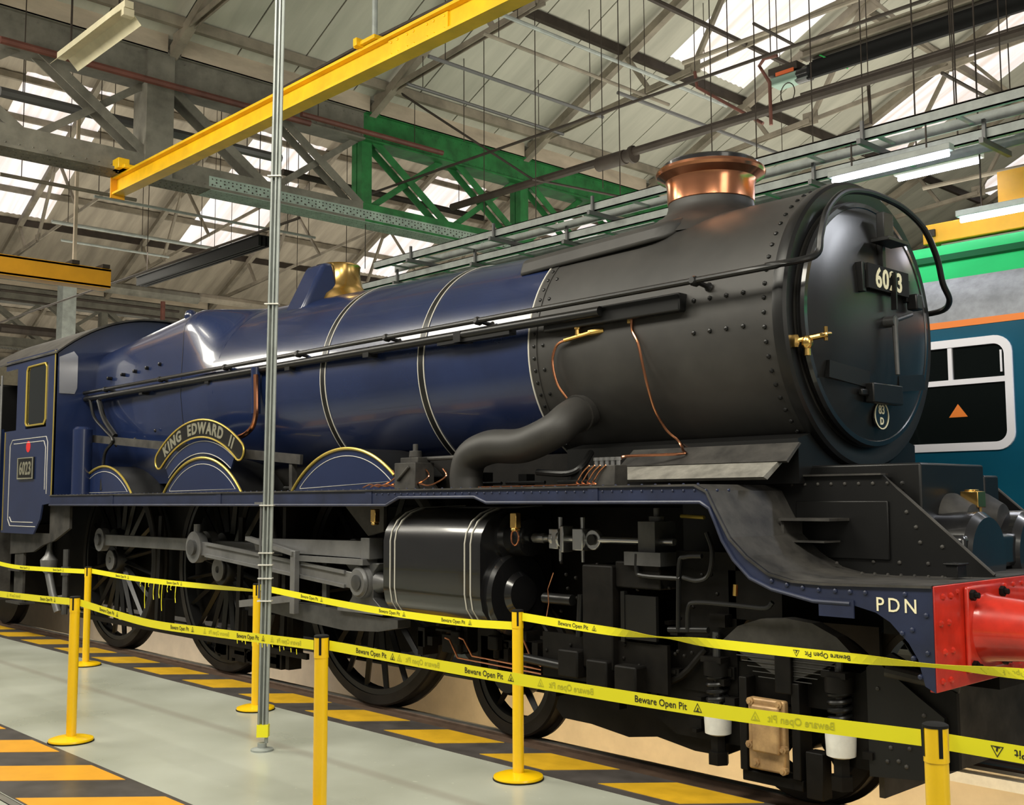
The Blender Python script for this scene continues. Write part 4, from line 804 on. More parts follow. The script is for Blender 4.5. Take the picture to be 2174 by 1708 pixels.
# frames and undergear; the plain inner boxes also block light between the frames
fr_ = lp('main_frame', MB().prism([(-11.3, .75), (-11.3, 1.6), (-.3, 1.6), (-.3, 1.25), (1.0, 1.24), (1.0, .80), (.75, 1.0), (.3, 1.08), (-.4, 1.05), (-.75, .62), (-1.7, .58), (-2.3, 1.0), (-3.1, .62), (-3.8, .42), (-10.9, .42)], 'y', -.62, -.59), 'grime', smooth=False)
lp('main_frame', MB().box(-11.3, -.3, .59, .62, .42, 1.6), 'grime', smooth=False)
lp('inner_cylinders', MB().box(-1.5, .5, -.58, .58, .95, 1.7), 'grime', smooth=False)
lp('frame_stretcher', MB().box(-3.4, -3.3, -.6, .6, .6, 1.6).box(-5.3, -5.2, -.6, .6, .6, 1.6), 'grime', smooth=False)
lp('ashpan', MB().box(-9.4, -7.3, -.55, .55, .40, 1.7), 'grime', smooth=False)
lp('underside_dark_fill', MB().box(-7.0, -1.9, -.58, .58, 1.45, 1.98), 'grime', smooth=False)  # added dark box, keeps the gap under the boiler in shade
lp('under_cab_dark_block', MB().box(-11.5, -9.5, -.58, .58, .55, 1.7), 'grime', smooth=False)  # solid block added to darken the space under the cab
lp('motion_bracket', MB().box(-1.35, -1.1, -1.15, -.6, .62, 1.25).box(-1.1, -.75, -1.12, -.6, 1.12, 1.28), 'grime', bevel=.01)
lp('frame_opening', MB().box(-1.02, -.78, -1.125, -1.10, .82, 1.08).box(-1.05, -1.02, -1.13, -1.1, .80, 1.10), 'redspot' if False else 'black', smooth=False)
lp('frame_bracket', MB().box(-.72, -.30, -1.0, -.97, .55, 1.35).box(-1.75, -.72, -1.10, -1.07, .52, .80).box(-.35, .0, -1.0, -.62, .98, 1.25), 'grime', smooth=False)
for pts in ([(1352, 1175), (1352, 1210), (1365, 1222), (1445, 1228)], [(1440, 1340), (1442, 1200), (1455, 1182), (1490, 1180)], [(1460, 1340), (1462, 1290), (1480, 1278), (1570, 1285), (1625, 1290), (1640, 1278)], [(1500, 1130), (1512, 1170), (1505, 1220), (1480, 1232), (1450, 1225)]):
    lp('brake_pipe', MB().tube(crv([un(a, b, 'y', -1.14) for a, b in pts], 4), .014, 8), 'black')
lp('brass_union', MB().tube([un(1562, 1240, 'y', -1.16), un(1561, 1264, 'y', -1.16)], .014, 8), 'brass')
lp('brass_union', MB().tube([un(1446, 1095, 'y', -.9), un(1495, 1098, 'y', -.9)], .012, 8), 'brasspaint')
mb = MB(); r5 = random.Random(21)
for i in range(40):
    x = r5.uniform(-1.75, -.35); z = r5.uniform(.62, 1.3); mb.dome((x, -1.102, z), (0, -1, 0), .013)
lp('rivet', mb, 'grime', kind='stuff')
for x0, z0, x1, z1, r in ((-1.7, 1.02, -1.45, 1.02, .035), (-1.40, .80, -1.38, 1.06, .02), (-1.9, .62, -1.5, .60, .03), (-.68, .9, -.4, .92, .018)):
    lp('brake_cylinder_pipe', MB().tube([(x0, -1.13, z0), (x1, -1.13, z1)], r, 12), 'black')
for (x, z) in ((-1.52, .72), (-1.28, .68), (-1.05, .67)):
    lp('spring_block', MB().box(x, x+.17, -1.2, -1.08, z-.17, z), 'grime', bevel=.012)
for x, z in ((-3.36, 1.53), (-1.82, 1.51)):
    lp('oil_cup', MB().box(x-.028, x+.028, -1.30, -1.25, z-.04, z+.06).box(x-.02, x+.02, -1.3, -1.25, z-.06, z-.04), 'brass', bevel=.006)
lp('oil_pipe', MB().tube([(-1.82+.035*sin(t), -1.28, 1.41-.05*cos(t)) for t in [i*2*pi/14 for i in range(15)]], .006, 6), 'copper')
lp('oil_pipe', MB().tube([un(a, b, 'y', -1.2) for a, b in ((1175, 1215), (1163, 1250), (1165, 1280), (1160, 1310))], .004, 6), 'copper')
# ---- driving wheels
def dwheel(cx, cz, R, yo, nsp, parent_name, pin=None, crank=True):
    s = -1 if yo < 0 else 1
    w = lp(parent_name, MB().lathe((cx, yo, cz), (0, -s, 0), [(0, R-.085), (0, R-.012), (.012, R), (.10, R), (.115, R+.028), (.14, R+.028), (.14, R-.09), (.02, R-.095)], 72, False), 'tyre')
    lp('rim', MB().lathe((cx, yo, cz), (0, -s, 0), [(.012, R-.13), (.008, R-.086), (.12, R-.086), (.12, R-.13), (.012, R-.13)], 72, False), 'black', w)
    lp('hub', MB().lathe((cx, yo, cz), (0, -s, 0), [(-.06, .09), (-.06, .15), (-.03, .17), (.13, .18), (.14, .08)], 32), 'black', w)
    if R > .8: lp('axle_end', MB().lathe((cx, yo, cz), (0, s, 0), [(.055, .10), (.085, .115), (.09, .11), (.09, .035), (.065, .032)], 28), 'steel', w)
    sp0 = None
    for i in range(nsp):
        a = 2*pi*(i+.5)/nsp; d = Vector((cos(a), 0, sin(a))); t = Vector((-sin(a), 0, cos(a))); c = Vector((cx, yo-s*.05, cz))
        q = []
        for rr_, wd, th in ((.15 if R > .8 else .10, .030, .04), (R-.12, .020, .028)):
            b = c+d*rr_; q.append([b+t*wd+Vector((0, 0, 0)), b+Vector((0, th, 0)), b-t*wd, b-Vector((0, th, 0))])
        lp('spoke', MB().loft(q), 'black', w, smooth=False)
    if R > .8:
        bal = arc(cx, cz, R-.12, 222, 318, 16)+[(cx+(R-.42)*cos(radians(300)), cz+(R-.42)*sin(radians(300))), (cx+(R-.42)*cos(radians(240)), cz+(R-.42)*sin(radians(240)))]
        if crank: lp('crank_boss', MB().lathe((pin[0], yo, pin[1]), (0, s, 0), [(-.05, .13), (.05, .12)], 24).bar((cx, yo, cz), (pin[0], yo, pin[1]), .11, .20, (1, 0, 0)), 'black', w)
    return w
PZ = 1.225
ws = {}
for x in (-4.013, -6.452, -8.966):
    ws[x] = dwheel(x, .99, .99, -.82, 20, 'driving_wheel', (x, PZ))
    lp('axle', MB().tube([(x, -.7, .99), (x, .7, .99)], .1, 16), 'grime')
for x in (-4.013, -6.452, -8.966): dup_part(ws[x], (0, 1.50, 0), loco)
bw = dwheel(0, .457, .457, -.82, 10, 'bogie_wheel'); dup_part(bw, (-2.337, 0, 0), loco)
dup_part(bw, (0, 1.5, 0), loco); dup_part(bw, (-2.337, 1.5, 0), loco)
for x, y in ((0, -1.0), (-2.337, -.7)): lp('axle', MB().tube([(x, y, .457), (x, .7, .457)], .08, 16), 'grime')
# ---- rods and motion
def rod(p, q, y, h, t, e1, e2, nm, mt='steel'):
    mb = MB(); p = Vector((p[0], y, p[1])); q = Vector((q[0], y, q[1])); d = (q-p).normalized()
    mb.bar(p, q, t, h)
    r = lp(nm, mb, mt, bevel=.006)
    for c, e in ((p, e1), (q, e2)):
        if e: lp('rod_end', MB().lathe(c, (0, 1, 0), [(-t*.9, e), (t*.9, e)], 28), mt, r); lp('pin_cap', MB().lathe(c, (0, -1, 0), [(t*.9, e*.5), (t*.9+.03, e*.5), (t*.9+.035, e*.2)], 20), 'steeldark', r)
    return r
rod((-8.966, PZ), (-6.46, PZ), -1.0, .125, .045, .13, .14, 'coupling_rod')
rod((-6.44, PZ), (-4.013, PZ), -.98, .105, .04, 0, .12, 'coupling_rod')
cr_ = rod((-6.43, PZ-.01), (-3.70, 1.02), -1.14, .13, .045, .15, .12, 'connecting_rod')
lp('oil_cup', MB().tube([(-6.43, -1.14, PZ+.12), (-6.43, -1.14, PZ+.21)], .035, 10), 'steel', cr_)
for s in (-1, 1): lp('rod_flange', MB().bar((-6.2, -1.165, PZ-.025+s*.055), (-3.9, -1.165, 1.035+s*.055), .03, .028), 'steel', cr_, smooth=False)
lp('slide_bar', MB().prism([(-5.35, 1.325), (-5.30, 1.22), (-3.60, 1.205), (-3.60, 1.34)], 'y', -1.16, -1.04), 'steel', smooth=False)
lp('slide_bar', MB().box(-4.55, -3.62, -1.20, -1.06, 1.155, 1.200), 'steel', smooth=False)
lp('slide_bar_pad', MB().box(-3.70, -3.585, -1.165, -1.03, 1.20, 1.365), 'steel', bevel=.005)
lp('slide_bar', MB().prism([(-5.5, .77), (-4.5, .80), (-3.25, .76), (-3.25, .70), (-3.5, .655), (-3.95, .63), (-4.5, .655), (-5.5, .72)], 'y', -1.14, -1.02), 'steeldark', smooth=False)
lp('crosshead', MB().prism([(-3.98, 1.17), (-3.50, 1.17), (-3.58, 1.10), (-3.58, .90), (-3.42, .80), (-3.95, .80), (-3.86, .90), (-3.86, 1.08)], 'y', -1.13, -1.03), 'steeldark', bevel=.006)
lp('crosshead_boss', MB().lathe((-3.70, -1.20, 1.02), (0, 1, 0), [(0, .05), (.0, .10), (.04, .125), (.09, .13)], 24).lathe((-3.62, -1.06, 1.02), (1, 0, 0), [(0, .10), (.12, .05), (.16, .04), (.45, .036)], 20), 'steel')
lp('crosshead_slipper', MB().box(-4.0, -3.40, -1.17, -1.0, .785, .81), 'steel', smooth=False)
lp('motion_strap', MB().box(-4.60, -4.53, -1.24, -1.19, .72, 1.24), 'steel', bevel=.004)
lp('motion_strap', MB().box(-4.30, -4.24, -1.12, -1.08, .75, 1.20), 'steeldark', bevel=.004)
lp('motion_arm', MB().bar((-5.36, -1.2, 1.325), (-4.56, -1.22, 1.215), .06, .035).bar((-5.5, -1.16, .74), (-4.56, -1.2, .85), .08, .06), 'steel', smooth=False)
lp('motion_plate', MB().box(-4.95, -4.90, -1.1, -.62, .8, 1.6), 'grime', smooth=False); lp('motion_plate', MB().box(-5.6, -5.5, -1.05, -.62, .62, .80), 'grime', smooth=False)
lp('bracket_plate', MB().prism([(-3.95, 1.62), (-3.42, 1.62), (-3.42, 1.42), (-3.62, 1.38)], 'y', -1.15, -1.12), 'dusty', smooth=False)
for x in (-6.0, -5.2, -7.7): lp('brake_hanger', MB().bar((x, -.9, 1.5), (x-.05, -.9, .35), .03, .07).box(x-.12, x+.05, -.86, -.75, .30, .62), 'grime', smooth=False)
lp('brake_rod', MB().bar((-10, -.86, .30), (-4.9, -.86, .30), .03, .05), 'grime', smooth=False)
mb = MB(); rr = random.Random(9)
for i in range(26):
    x = -6.0+rr.uniform(-.6, .9); mb.box(x, x+rr.uniform(.05, .2), -.85, -.72, .12+rr.uniform(0, .08), .22+rr.uniform(0, .12))
lp('sanding_gear', mb, 'grime', smooth=False, kind='stuff')
# drain cocks and copper pipes under the cylinder
for k in (-2.7, -2.3):
    lp('drain_cock', MB().box(k-.05, k+.05, -1.05, -.95, .62, .72).tube([(k, -1.0, .78), (k, -1.0, .56)], .03, 8), 'grime', bevel=.01)
for dz, sx in ((0, 945), (.028, 975), (.05, 1100)):
    a = un(sx, 1380, 'y', -1.08); b = un(1150, 1430, 'y', -1.08)
    lp('drain_pipe', MB().tube([a+Vector((0, 0, .09)), a+Vector((.05, 0, .08)), Vector((a.x+.14, -1.08, b.z+.02+dz)), b+Vector((0, 0, dz))], .007, 8), 'copper')
mb = MB()
for i in range(18):
    x = rr.uniform(-3.2, -1.9); mb.box(x, x+rr.uniform(.05, .22), -1.0, -.85, .5+rr.uniform(-.05, .2), .62+rr.uniform(0, .15))
lp('undergear', mb, 'grime', smooth=False, kind='stuff')
# ---- bogie
bg = lp('bogie_frame', MB().prism([(-.55, .74), (-1.25, .78), (-1.8, .75), (-1.8, .60), (-1.2, .52), (-.75, .28), (-.30, .28), (-.28, .55), (.30, .55), (.34, .28), (.62, .28), (.95, .36), (.95, .72), (.62, .88), (.45, .76)], 'y', -.99, -.96), 'grime', smooth=False)
lp('guard_plate', MB().prism([(.50, .26), (.90, .30), (.90, .60), (.78, .68), (.55, .84), (.50, .80)], 'y', -1.02, -.99), 'black', bg, smooth=False)
mb = MB()
for (x, z) in ((.62, .42), (.66, .36), (.72, .43), (.6, .35), (.7, .34), (.56, .7), (.8, .6)): mb.dome((x, -1.02, z), (0, -1, 0), .013)
lp('rivet', mb, 'dusty', bg, kind='stuff')
lp('hanger_plate', MB().prism([(-1.9, .40), (-.35, .40), (-.5, .50), (-1.0, .62), (-1.9, .62)], 'y', -.95, -.90), 'grime', bg, smooth=False)
lsp = [(-.36, .86), (-.25, .95), (-.10, 1.0), (.06, 1.015), (.22, 1.0), (.36, .94), (.45, .86), (.25, .76), (.12, .70), (.06, .665), (0, .70), (-.18, .78)]
ls = lp('leaf_spring', MB().prism(lsp, 'y', -1.06, -.97), 'dusty', smooth=False)
lp('spring_buckle', MB().box(-.0, .10, -1.09, -.96, .62, .84), 'grime', ls, bevel=.006)
mb = MB()
for k in range(7): mb.bar((-.33+k*.035, -1.063, .845-k*.026), (.42-k*.035, -1.063, .845-k*.026), .004, .004)
lp('spring_leaf', mb, 'steeldark', ls, smooth=False)
for x in (-.42, .35):
    h = lp('spring_hanger', MB().tube([(x, -1.03, .90), (x, -1.03, .30)], .022, 10), 'steeldark')
    lp('spring_seat', MB().lathe((x, -1.03, 0), (0, 0, 1), [(.66, .075), (.74, .075)], 20).box(x-.07, x+.07, -1.09, -.97, .735, .765), 'grime', h)
    N = 80; hel = [(x+.052*cos(i/N*4*2*pi), -1.03+.052*sin(i/N*4*2*pi), .50+.16*i/N) for i in range(N+1)]
    lp('coil_spring', MB().tube(hel, .014, 8), 'black', h)
    lp('spring_cup', MB().lathe((x, -1.03, 0), (0, 0, 1), [(.33, .05), (.34, .074), (.46, .080), (.49, .080), (.49, .05)], 24), 'white', h, label='pale painted spring cup')
    lp('hanger_nut', MB().lathe((x, -1.03, 0), (0, 0, 1), [(.17, .03), (.17, .06), (.24, .06), (.24, .045), (.34, .045)], 6), 'grime', h)
ab = lp('axlebox_cover', MB().box(-.17, .06, -1.10, -1.05, .20, .58).box(-.13, .04, -1.13, -1.10, .30, .55), 'bronze', bevel=.012, label='tan bronze axlebox cover')
mb = MB()
for (x, z) in ((-.15, .56), (.03, .56), (-.16, .33), (.05, .33), (.05, .22), (-.12, .24)): mb.lathe((x, -1.10, z), (0, -1, 0), [(-.02, .022), (.01, .022), (.012, .012), (.02, .012)], 8)
lp('bolt', mb, 'bronze', ab)
lp('horn_guide', MB().box(-.24, -.19, -1.08, -.96, .18, .68).box(.09, .14, -1.08, -.96, .18, .68).box(-.24, .14, -1.06, -.96, .12, .18).box(.17, .27, -1.08, -.99, .10, .34), 'grime', bevel=.006)
q = [un(a_, b_, 'y', -.93) for a_, b_ in ((1185, 1500), (1200, 1522), (1260, 1535), (1340, 1563), (1400, 1562), (1480, 1592), (1540, 1603), (1575, 1590), (1575, 1540), (1400, 1480), (1200, 1440))]
lp('equalising_bar', MB().prism([(v.x, v.z) for v in q], 'y', -.95, -.90), 'grime', smooth=False)
lp('bogie_front_stretcher', MB().box(.50, .53, -.93, 1.0, .14, .74), 'dusty', smooth=False)
lp('front_guard_bracket', MB().box(.40, .50, .80, .92, .16, .33), 'greyplate', bevel=.01)
lp('front_guard_bracket', MB().box(.38, .46, .82, .90, .33, .78), 'grime', smooth=False)
lp('spring_end', MB().tube([(.62, -1.05, .80), (.95, -.95, .74)], .03, 10), 'dusty')
lp('axle_cap', MB().lathe((-2.337, -.83, .457), (0, -1, 0), [(0, .10), (.05, .09), (.06, .03)], 20), 'grime')
mb = MB()
for i in range(46):
    x = rr.uniform(-1.85, .55); z = rr.uniform(.28, .95); s = rr.uniform(.02, .07); y = -1.02-rr.uniform(0, .06)
    if -.3 < x < .45: continue
    mb.box(x, x+s*1.5, y, y+.07, z, z+s)
lp('pipe_clamp', mb, 'grime', smooth=False, kind='stuff')
lp('vacuum_pipe', MB().tube(crv([(-1.9, -1.04, .50), (-1.2, -1.04, .49), (-.72, -1.04, .60), (-.48, -1.04, .80)], 5), .022, 8), 'grime')
# ---- splashers with brass beading, nameplate
def splasher(cx, R, x0, x1, y):
    cz = .99; a0 = 180-math.degrees(math.asin((1.735-cz)/R)); a1 = math.degrees(math.asin((1.735-cz)/R))
    A = [(px, pz) for px, pz in arc(cx, cz, R, a0, a1, 32) if x0 <= px <= x1]
    if A[0][0] > x0+.03 and x0 > cx-R: A = [(x0, A[0][1])]+A
    poly = A+[(A[-1][0], 1.735), (A[0][0], 1.735)]
    s = lp('splasher', MB().prism(poly, 'y', y, y+.02), 'blue', smooth=False)
    mb = MB(); top = [[(px, yy, pz) for px, pz in A]+[(px, yy, pz-.01) for px, pz in reversed(A)] for yy in (y-.004, -.62)]
    mb.loft(top); lp('splasher_top', mb, 'black', s)
    k = (R-.018)/R
    lp('beading', MB().tube([(px, y-.006, pz) for px, pz in A], .013, 8), 'brasspaint', s)
    ins = [(cx+(px-cx)*.94, cz+(pz-cz)*.945) for px, pz in A]; ins = [q for q in ins if q[1] > 1.76]
    lp('lining', MB().tube([(px, y-.001, pz) for px, pz in ins]+[(ins[0][0], y-.001, 1.757), ins and (ins[0][0], y-.001, ins[0][1])], .0038, 5), 'line', s)
    return s
splasher(-6.45, 1.085, -9, 0, -1.10)
splasher(-4.013, 1.085, -9, -3.33, -1.10)
splasher(-8.75, 1.06, -9.3, 0, -1.10)
NC = (-6.45, .99)
bk = lp('nameplate_backing', MB().prism(arc(NC[0], NC[1], 1.255, 127, 59, 24)+list(reversed(arc(NC[0], NC[1], 1.12, 127, 59, 24))), 'y', -1.105, -1.09), 'blue', smooth=False)
lp('lining', MB().tube([(a, -1.107, b) for a, b in arc(NC[0], NC[1], 1.248, 127, 59, 24)], .0038, 5), 'line', bk); lp('lining', MB().tube([(a, -1.107, b) for a, b in arc(NC[0], NC[1], 1.13, 127, 59, 24)], .0038, 5), 'line', bk)
R1, R2 = 1.285, 1.455; A1, A2 = 131, 52
Rm, hw_ = (R1+R2)/2, (R2-R1)/2
def endcap(A_, s):
    c_ = (NC[0]+Rm*cos(radians(A_)), NC[1]+Rm*sin(radians(A_))); return [(c_[0]+hw_*cos(radians(A_+s*t)), c_[1]+hw_*sin(radians(A_+s*t))) for t in range(0, 181, 20)]
plate = arc(NC[0], NC[1], R2, A1-3, A2+3, 30)+endcap(A2+3, -1)+list(reversed(arc(NC[0], NC[1], R1, A1-3, A2+3, 30)))+list(reversed(endcap(A1-3, 1)))
np_ = lp('nameplate', MB().prism(plate, 'y', -1.135, -1.115), 'black', smooth=False)
lp('plate_rim', MB().tube([(a, -1.136, b) for a, b in plate+[plate[0]]], .0095, 8), 'brasspaint', np_)
def bend(u, v, d):
    a = radians((A1+A2)/2)-u/((R1+R2)/2); r = R1+.038+v; return (NC[0]+r*cos(a), -1.136-d, NC[1]+r*sin(a))
lp('name_lettering', text_mb('KING  EDWARD  II', .150, bend, .003, 1.22, .006), 'plaque', np_, smooth=False)
# ---- things on the running plate
lp('mechanical_lubricator', MB().box(-3.17, -2.92, -1.24, -1.06, 1.735, 1.93).box(-3.15, -2.94, -1.2, -1.08, 1.93, 1.97).lathe((-3.03, -1.15, 1.97), (0, 0, 1), [(0, .05), (.05, .045), (.05, .02), (.10, .02)], 12).tube([(-3.12, -1.25, 1.80), (-2.98, -1.25, 1.90)], .012, 8), 'dusty', bevel=.008)
lp('lubricator_rod', MB().tube([(-3.25, -1.1, 1.96), (-2.55, -1.1, 1.96)], .016, 8), 'dusty')
for x, r in ((-3.42, .04), (-3.32, .045), (-3.22, .045), (-3.02, .05), (-2.82, .05)):
    lp('oil_pipe', MB().tube(crv([(x-.2, -1.2, 1.755), (x-.08, -1.22, 1.775), (x+.02, -1.22, 1.76), (x+.10, -1.2, 1.78), (x+.16, -1.16, 1.83), (x+.1, -1.14, 1.88)], 5), .006, 6), 'copper')
mf = lp('oil_manifold', MB().box(-1.19, -.97, -1.26, -1.14, 1.735, 1.86), 'dusty', bevel=.005)
for k in range(5):
    x = -1.17+k*.045
    lp('manifold_union', MB().lathe((x, -1.2, 1.86), (0, 0, 1), [(0, .014), (.03, .014), (.03, .019), (.05, .019)], 8), 'shine', mf)
    if k < 4: lp('manifold_pipe', MB().tube(crv([(x, -1.265, 1.86), (x-.05, -1.27, 1.82), (x-.10, -1.275, 1.76), (x-.16, -1.27, 1.745), (-2.2, -1.26+.012*k, 1.742)], 5), .005, 6), 'copper', mf)
lp('reach_rod', MB().bar(un(190, 930, 'y', -1.02), un(640, 975, 'y', -1.02), .03, .085), 'dusty', smooth=False)
lp('rod_bracket', MB().bar(un(622, 975, 'y', -1.0), un(622, 1040, 'y', -1.0), .05, .05), 'dusty', smooth=False)
lp('blower_pipe', MB().tube(crv([un(a, b, 'y', y) for a, b, y in ((1255, 960, -.8), (1235, 990, -.95), (1205, 1005, -1.0), (1140, 1002, -1.05))], 5), .022, 8), 'black')
lp('copper_bend', MB().tube(crv([un(a, b, 'y', -1.02) for a, b in ((543, 795), (544, 850), (543, 880), (536, 905), (520, 922), (498, 930))], 5), .024, 10), 'copper')
lp('feed_pipe', MB().tube([un(543, 780, 'y', -1.0), un(543, 878, 'y', -1.0)], .045, 12), 'blue')
lp('sandbox', MB().lathe((-9.22, -1.16, 1.735), (0, 0, 1), [(0, .11), (.75, .11), (.78, .08)], 24), 'blue')
lp('cab_pipe', MB().tube(crv([un(a, b, 'y', y) for a, b, y in ((190, 845, -1.0), (200, 885, -1.0), (225, 915, -1.02), (240, 935, -1.05), (222, 965, -1.05), (215, 1040, -1.1))], 5), .018, 8).tube(crv([un(a, b, 'y', y) for a, b, y in ((210, 850, -.98), (222, 890, -1.0), (245, 925, -1.0))], 5), .03, 8), 'black')
for x, s in ((-2.55, .1), (-2.1, .08), (-1.6, .1), (-3.9, .06), (-5.0, .08)):
    lp('pipe_valve', MB().box(x, x+s, -.98, -.90, 1.75, 1.75+s).tube([(x-.1, -1.0, 1.77), (x+s+.2, -1.0, 1.77)], .012, 6), 'black', smooth=False)
# ---- cab
Yc = -1.34
cab = lp('cab', MB().prism([(-11.30, 1.27), (-10.18, 1.27), (-9.98, 1.45), (-9.92, 1.62), (-9.62, 1.64), (-9.62, 2.55), (-11.30, 2.55)], 'y', Yc, Yc+.02).box(-9.88, -9.62, Yc, Yc+.02, 2.55, 3.45).box(-10.88, -10.56, Yc, Yc+.02, 2.55, 3.45).box(-10.56, -9.88, Yc, Yc+.02, 3.32, 3.45).box(-11.3, -10.88, Yc, Yc+.02, 3.33, 3.45), 'blue', smooth=False)
lp('cab', MB().box(-11.3, -9.62, 1.32, 1.34, 1.3, 3.4), 'blue', smooth=False)
roofp = [(y, 3.42+.51*(1-(abs(y)/1.36)**2.3)) for y in [-1.36+2.72*i/28 for i in range(29)]]
rf = lp('cab_roof', MB().prism(roofp+[(y, z-.02) for y, z in reversed(roofp)], 'x', -12.05, -9.55), 'dusty', label='dusty curved cab roof')
front = [(-1.34, 1.74)]+[(y*.985, z-.02) for y, z in roofp]+[(1.34, 1.74)]
lp('cab_front', MB().prism(front, 'x', -9.66, -9.62), 'blue', smooth=False)
lp('cab_front_edge', MB().tube([(-9.6, y*.99, z-.012) for y, z in roofp], .018, 8), 'black')
lp('spectacle_window', MB().prism([(-1.30, 2.93), (-1.12, 2.93), (-1.09, 3.0), (-1.09, 3.38), (-1.14, 3.44), (-1.31, 3.36)], 'x', -9.615, -9.605), 'shine', smooth=False)
wn = lp('cab_window', MB().box(-10.55, -9.89, Yc+.006, Yc+.012, 2.59, 3.31), 'glass', smooth=False)
wf = [(-10.54, 2.62), (-10.50, 2.585), (-9.95, 2.585), (-9.89, 2.64), (-9.89, 3.27), (-9.94, 3.315), (-10.50, 3.315), (-10.54, 3.27)]
lp('window_beading', MB().tube([(a, Yc-.004, b) for a, b in wf+[wf[0]]], .013, 8), 'brasspaint', wn)
lp('lining', MB().tube([(-9.635, Yc-.003, 1.66), (-9.635, Yc-.003, 3.44)], .009, 6).tube([(-11.25, Yc-.002, 1.30), (-11.25, Yc-.002, 2.54)], .006, 6), 'brasspaint', cab)
pn = [(-10.12, 1.36), (-10.98, 1.36), (-11.06, 1.44), (-11.06, 2.36), (-10.98, 2.43), (-9.85, 2.43), (-9.80, 2.36), (-9.80, 1.75)]
lp('lining', MB().tube([(a, Yc-.001, b) for a, b in pn], .005, 5), 'line', cab)
pn2 = [(-10.2, 1.41), (-10.93, 1.41), (-11.0, 1.47)]; lp('lining', MB().tube([(a, Yc-.001, b) for a, b in pn2], .005, 5).tube([(-10.93, Yc-.001, 2.38), (-9.92, Yc-.001, 2.38), (-9.86, Yc-.001, 2.30), (-9.86, Yc-.001, 1.8)], .005, 5), 'line', cab)
cpz = lp('cab_number_plate', MB().box(-10.72, -10.20, Yc-.02, Yc, 1.93, 2.20), 'black', cab, bevel=.004)
lp('cab_number_plate_rim', MB().tube([(-10.71, Yc-.02, 1.94), (-10.21, Yc-.02, 1.94), (-10.21, Yc-.02, 2.19), (-10.71, Yc-.02, 2.19), (-10.71, Yc-.02, 1.94)], .010, 6), 'plaque', cab)
lp('cab_number_lettering', text_mb('6023', .22, lambda u, v, d: (u*.86-10.46, Yc-.021-d, v+1.99), .003, 1.05, .004), 'plaque', cab, smooth=False)
lp('route_disc', MB().lathe((-10.43, Yc, 2.33), (0, -1, 0), [(0, .07), (.003, .07)], 24), 'redspot', cab)
lp('cab_interior', MB().box(-11.2, -9.7, -1.2, 1.3, 1.7, 1.75).box(-9.9, -9.7, -1.2, 1.3, 1.7, 3.2), 'black', smooth=False)
lp('cab_grab_rail', MB().tube([(-11.36, Yc-.03, 1.3), (-11.36, Yc-.03, 3.0), (-11.36, Yc-.03, 3.28)], .014, 8), 'steel')
lp('under_cab_frame', MB().prism([(-11.2, 1.0), (-11.2, 1.28), (-9.9, 1.28), (-9.9, 1.62), (-9.3, 1.62), (-9.3, 1.35), (-9.75, 1.2), (-10.1, 1.14), (-10.4, 1.05)], 'y', -1.25, -1.22), 'dusty', smooth=False)
st = lp('cab_steps', MB().box(-11.05, -10.75, -1.24, -1.21, .42, 1.2).box(-11.15, -10.65, -1.30, -1.12, .40, .425).box(-11.1, -10.7, -1.30, -1.12, .80, .82), 'dusty', smooth=False)
lp('injector', MB().lathe((-10.15, -1.15, .80), (0, 0, 1), [(0, .05), (.05, .09), (.16, .10), (.22, .05), (.30, .03), (.4, .03)], 20).tube([(-10.15, -1.15, .8), (-10.05, -1.13, .55), (-9.95, -1.1, .35)], .045, 12), 'steel')
lp('injector_pipe', MB().tube([(-9.62, -1.15, 1.1), (-9.62, -1.15, .35)], .035, 10).tube([(-9.62, -1.15, .9), (-9.62, -1.15, .8)], .055, 10), 'steeldark')
# ---- tender (only its front edge is in the picture)
td = empty('tender', (-14.5, 0, 0), 'black front edge of the coal tender at the far left behind the cab', 'tender')
obj('tank', MB().box(-17.5, -11.85, -1.25, 1.25, 1.35, 3.22), 'black', td, bevel=.03)
obj('underframe', MB().box(-17.5, -11.7, -1.0, 1.0, .40, 1.35), 'grime', td, smooth=False)  # solid box added so the space beneath the tender stays dark
obj('side_frame', MB().box(-17.6, -11.8, -1.1, -1.05, .55, 1.35), 'grime', td, smooth=False)
obj('side_sheet', MB().box(-17.5, -11.55, -1.30, -1.26, 1.35, 2.6), 'blue', td, smooth=False)
obj('step', MB().box(-11.95, -11.6, -1.3, -1.1, .4, 1.3), 'dusty', td, smooth=False)
for x in (-12.6, -14.8, -17.0): obj('wheel', MB().lathe((x, -.82, .62), (0, 1, 0), [(0, .1), (0, .62), (.11, .62), (.12, .65), (.14, .65), (.14, .1)], 48), 'tyre', td)
# ================================================================== COACH BEHIND
co = empty('railway_coach', (-3, 4.2, 0), 'blue and grey railway coach with green roof and white-framed window behind the smokebox', 'coach')
YS = 2.8
def cp(nm, mb, mt, p=None, **k): return obj(nm, mb, mt, p or co, **k)
wx0, wx1, wz0, wz1 = -1.82, -.30, 2.10, 2.93
cp('body_side', MB().box(-12, 6, YS, YS+.04, .9, wz0).box(-12, wx0, YS, YS+.04, wz0, wz1).box(wx1, 6, YS, YS+.04, wz0, wz1).box(-12, 6, YS, YS+.04, wz1, 3.09), 'cblue', smooth=False)
cp('orange_line', MB().box(-12, 6, YS-.006, YS+.03, 3.09, 3.145), 'corange', smooth=False)
prof = [(2.80, 3.145), (2.83, 3.30), (2.90, 3.42), (3.05, 3.56), (3.35, 3.86), (3.6, 3.99), (3.9, 4.07), (4.2, 4.09)]
def skin(pr, mt, nm): cp(nm, MB().loft([[(x, y, z) for y, z in pr]+[(x, y+.02, z-.03) for y, z in reversed(pr)] for x in (-12, 6)]), mt, smooth=True)
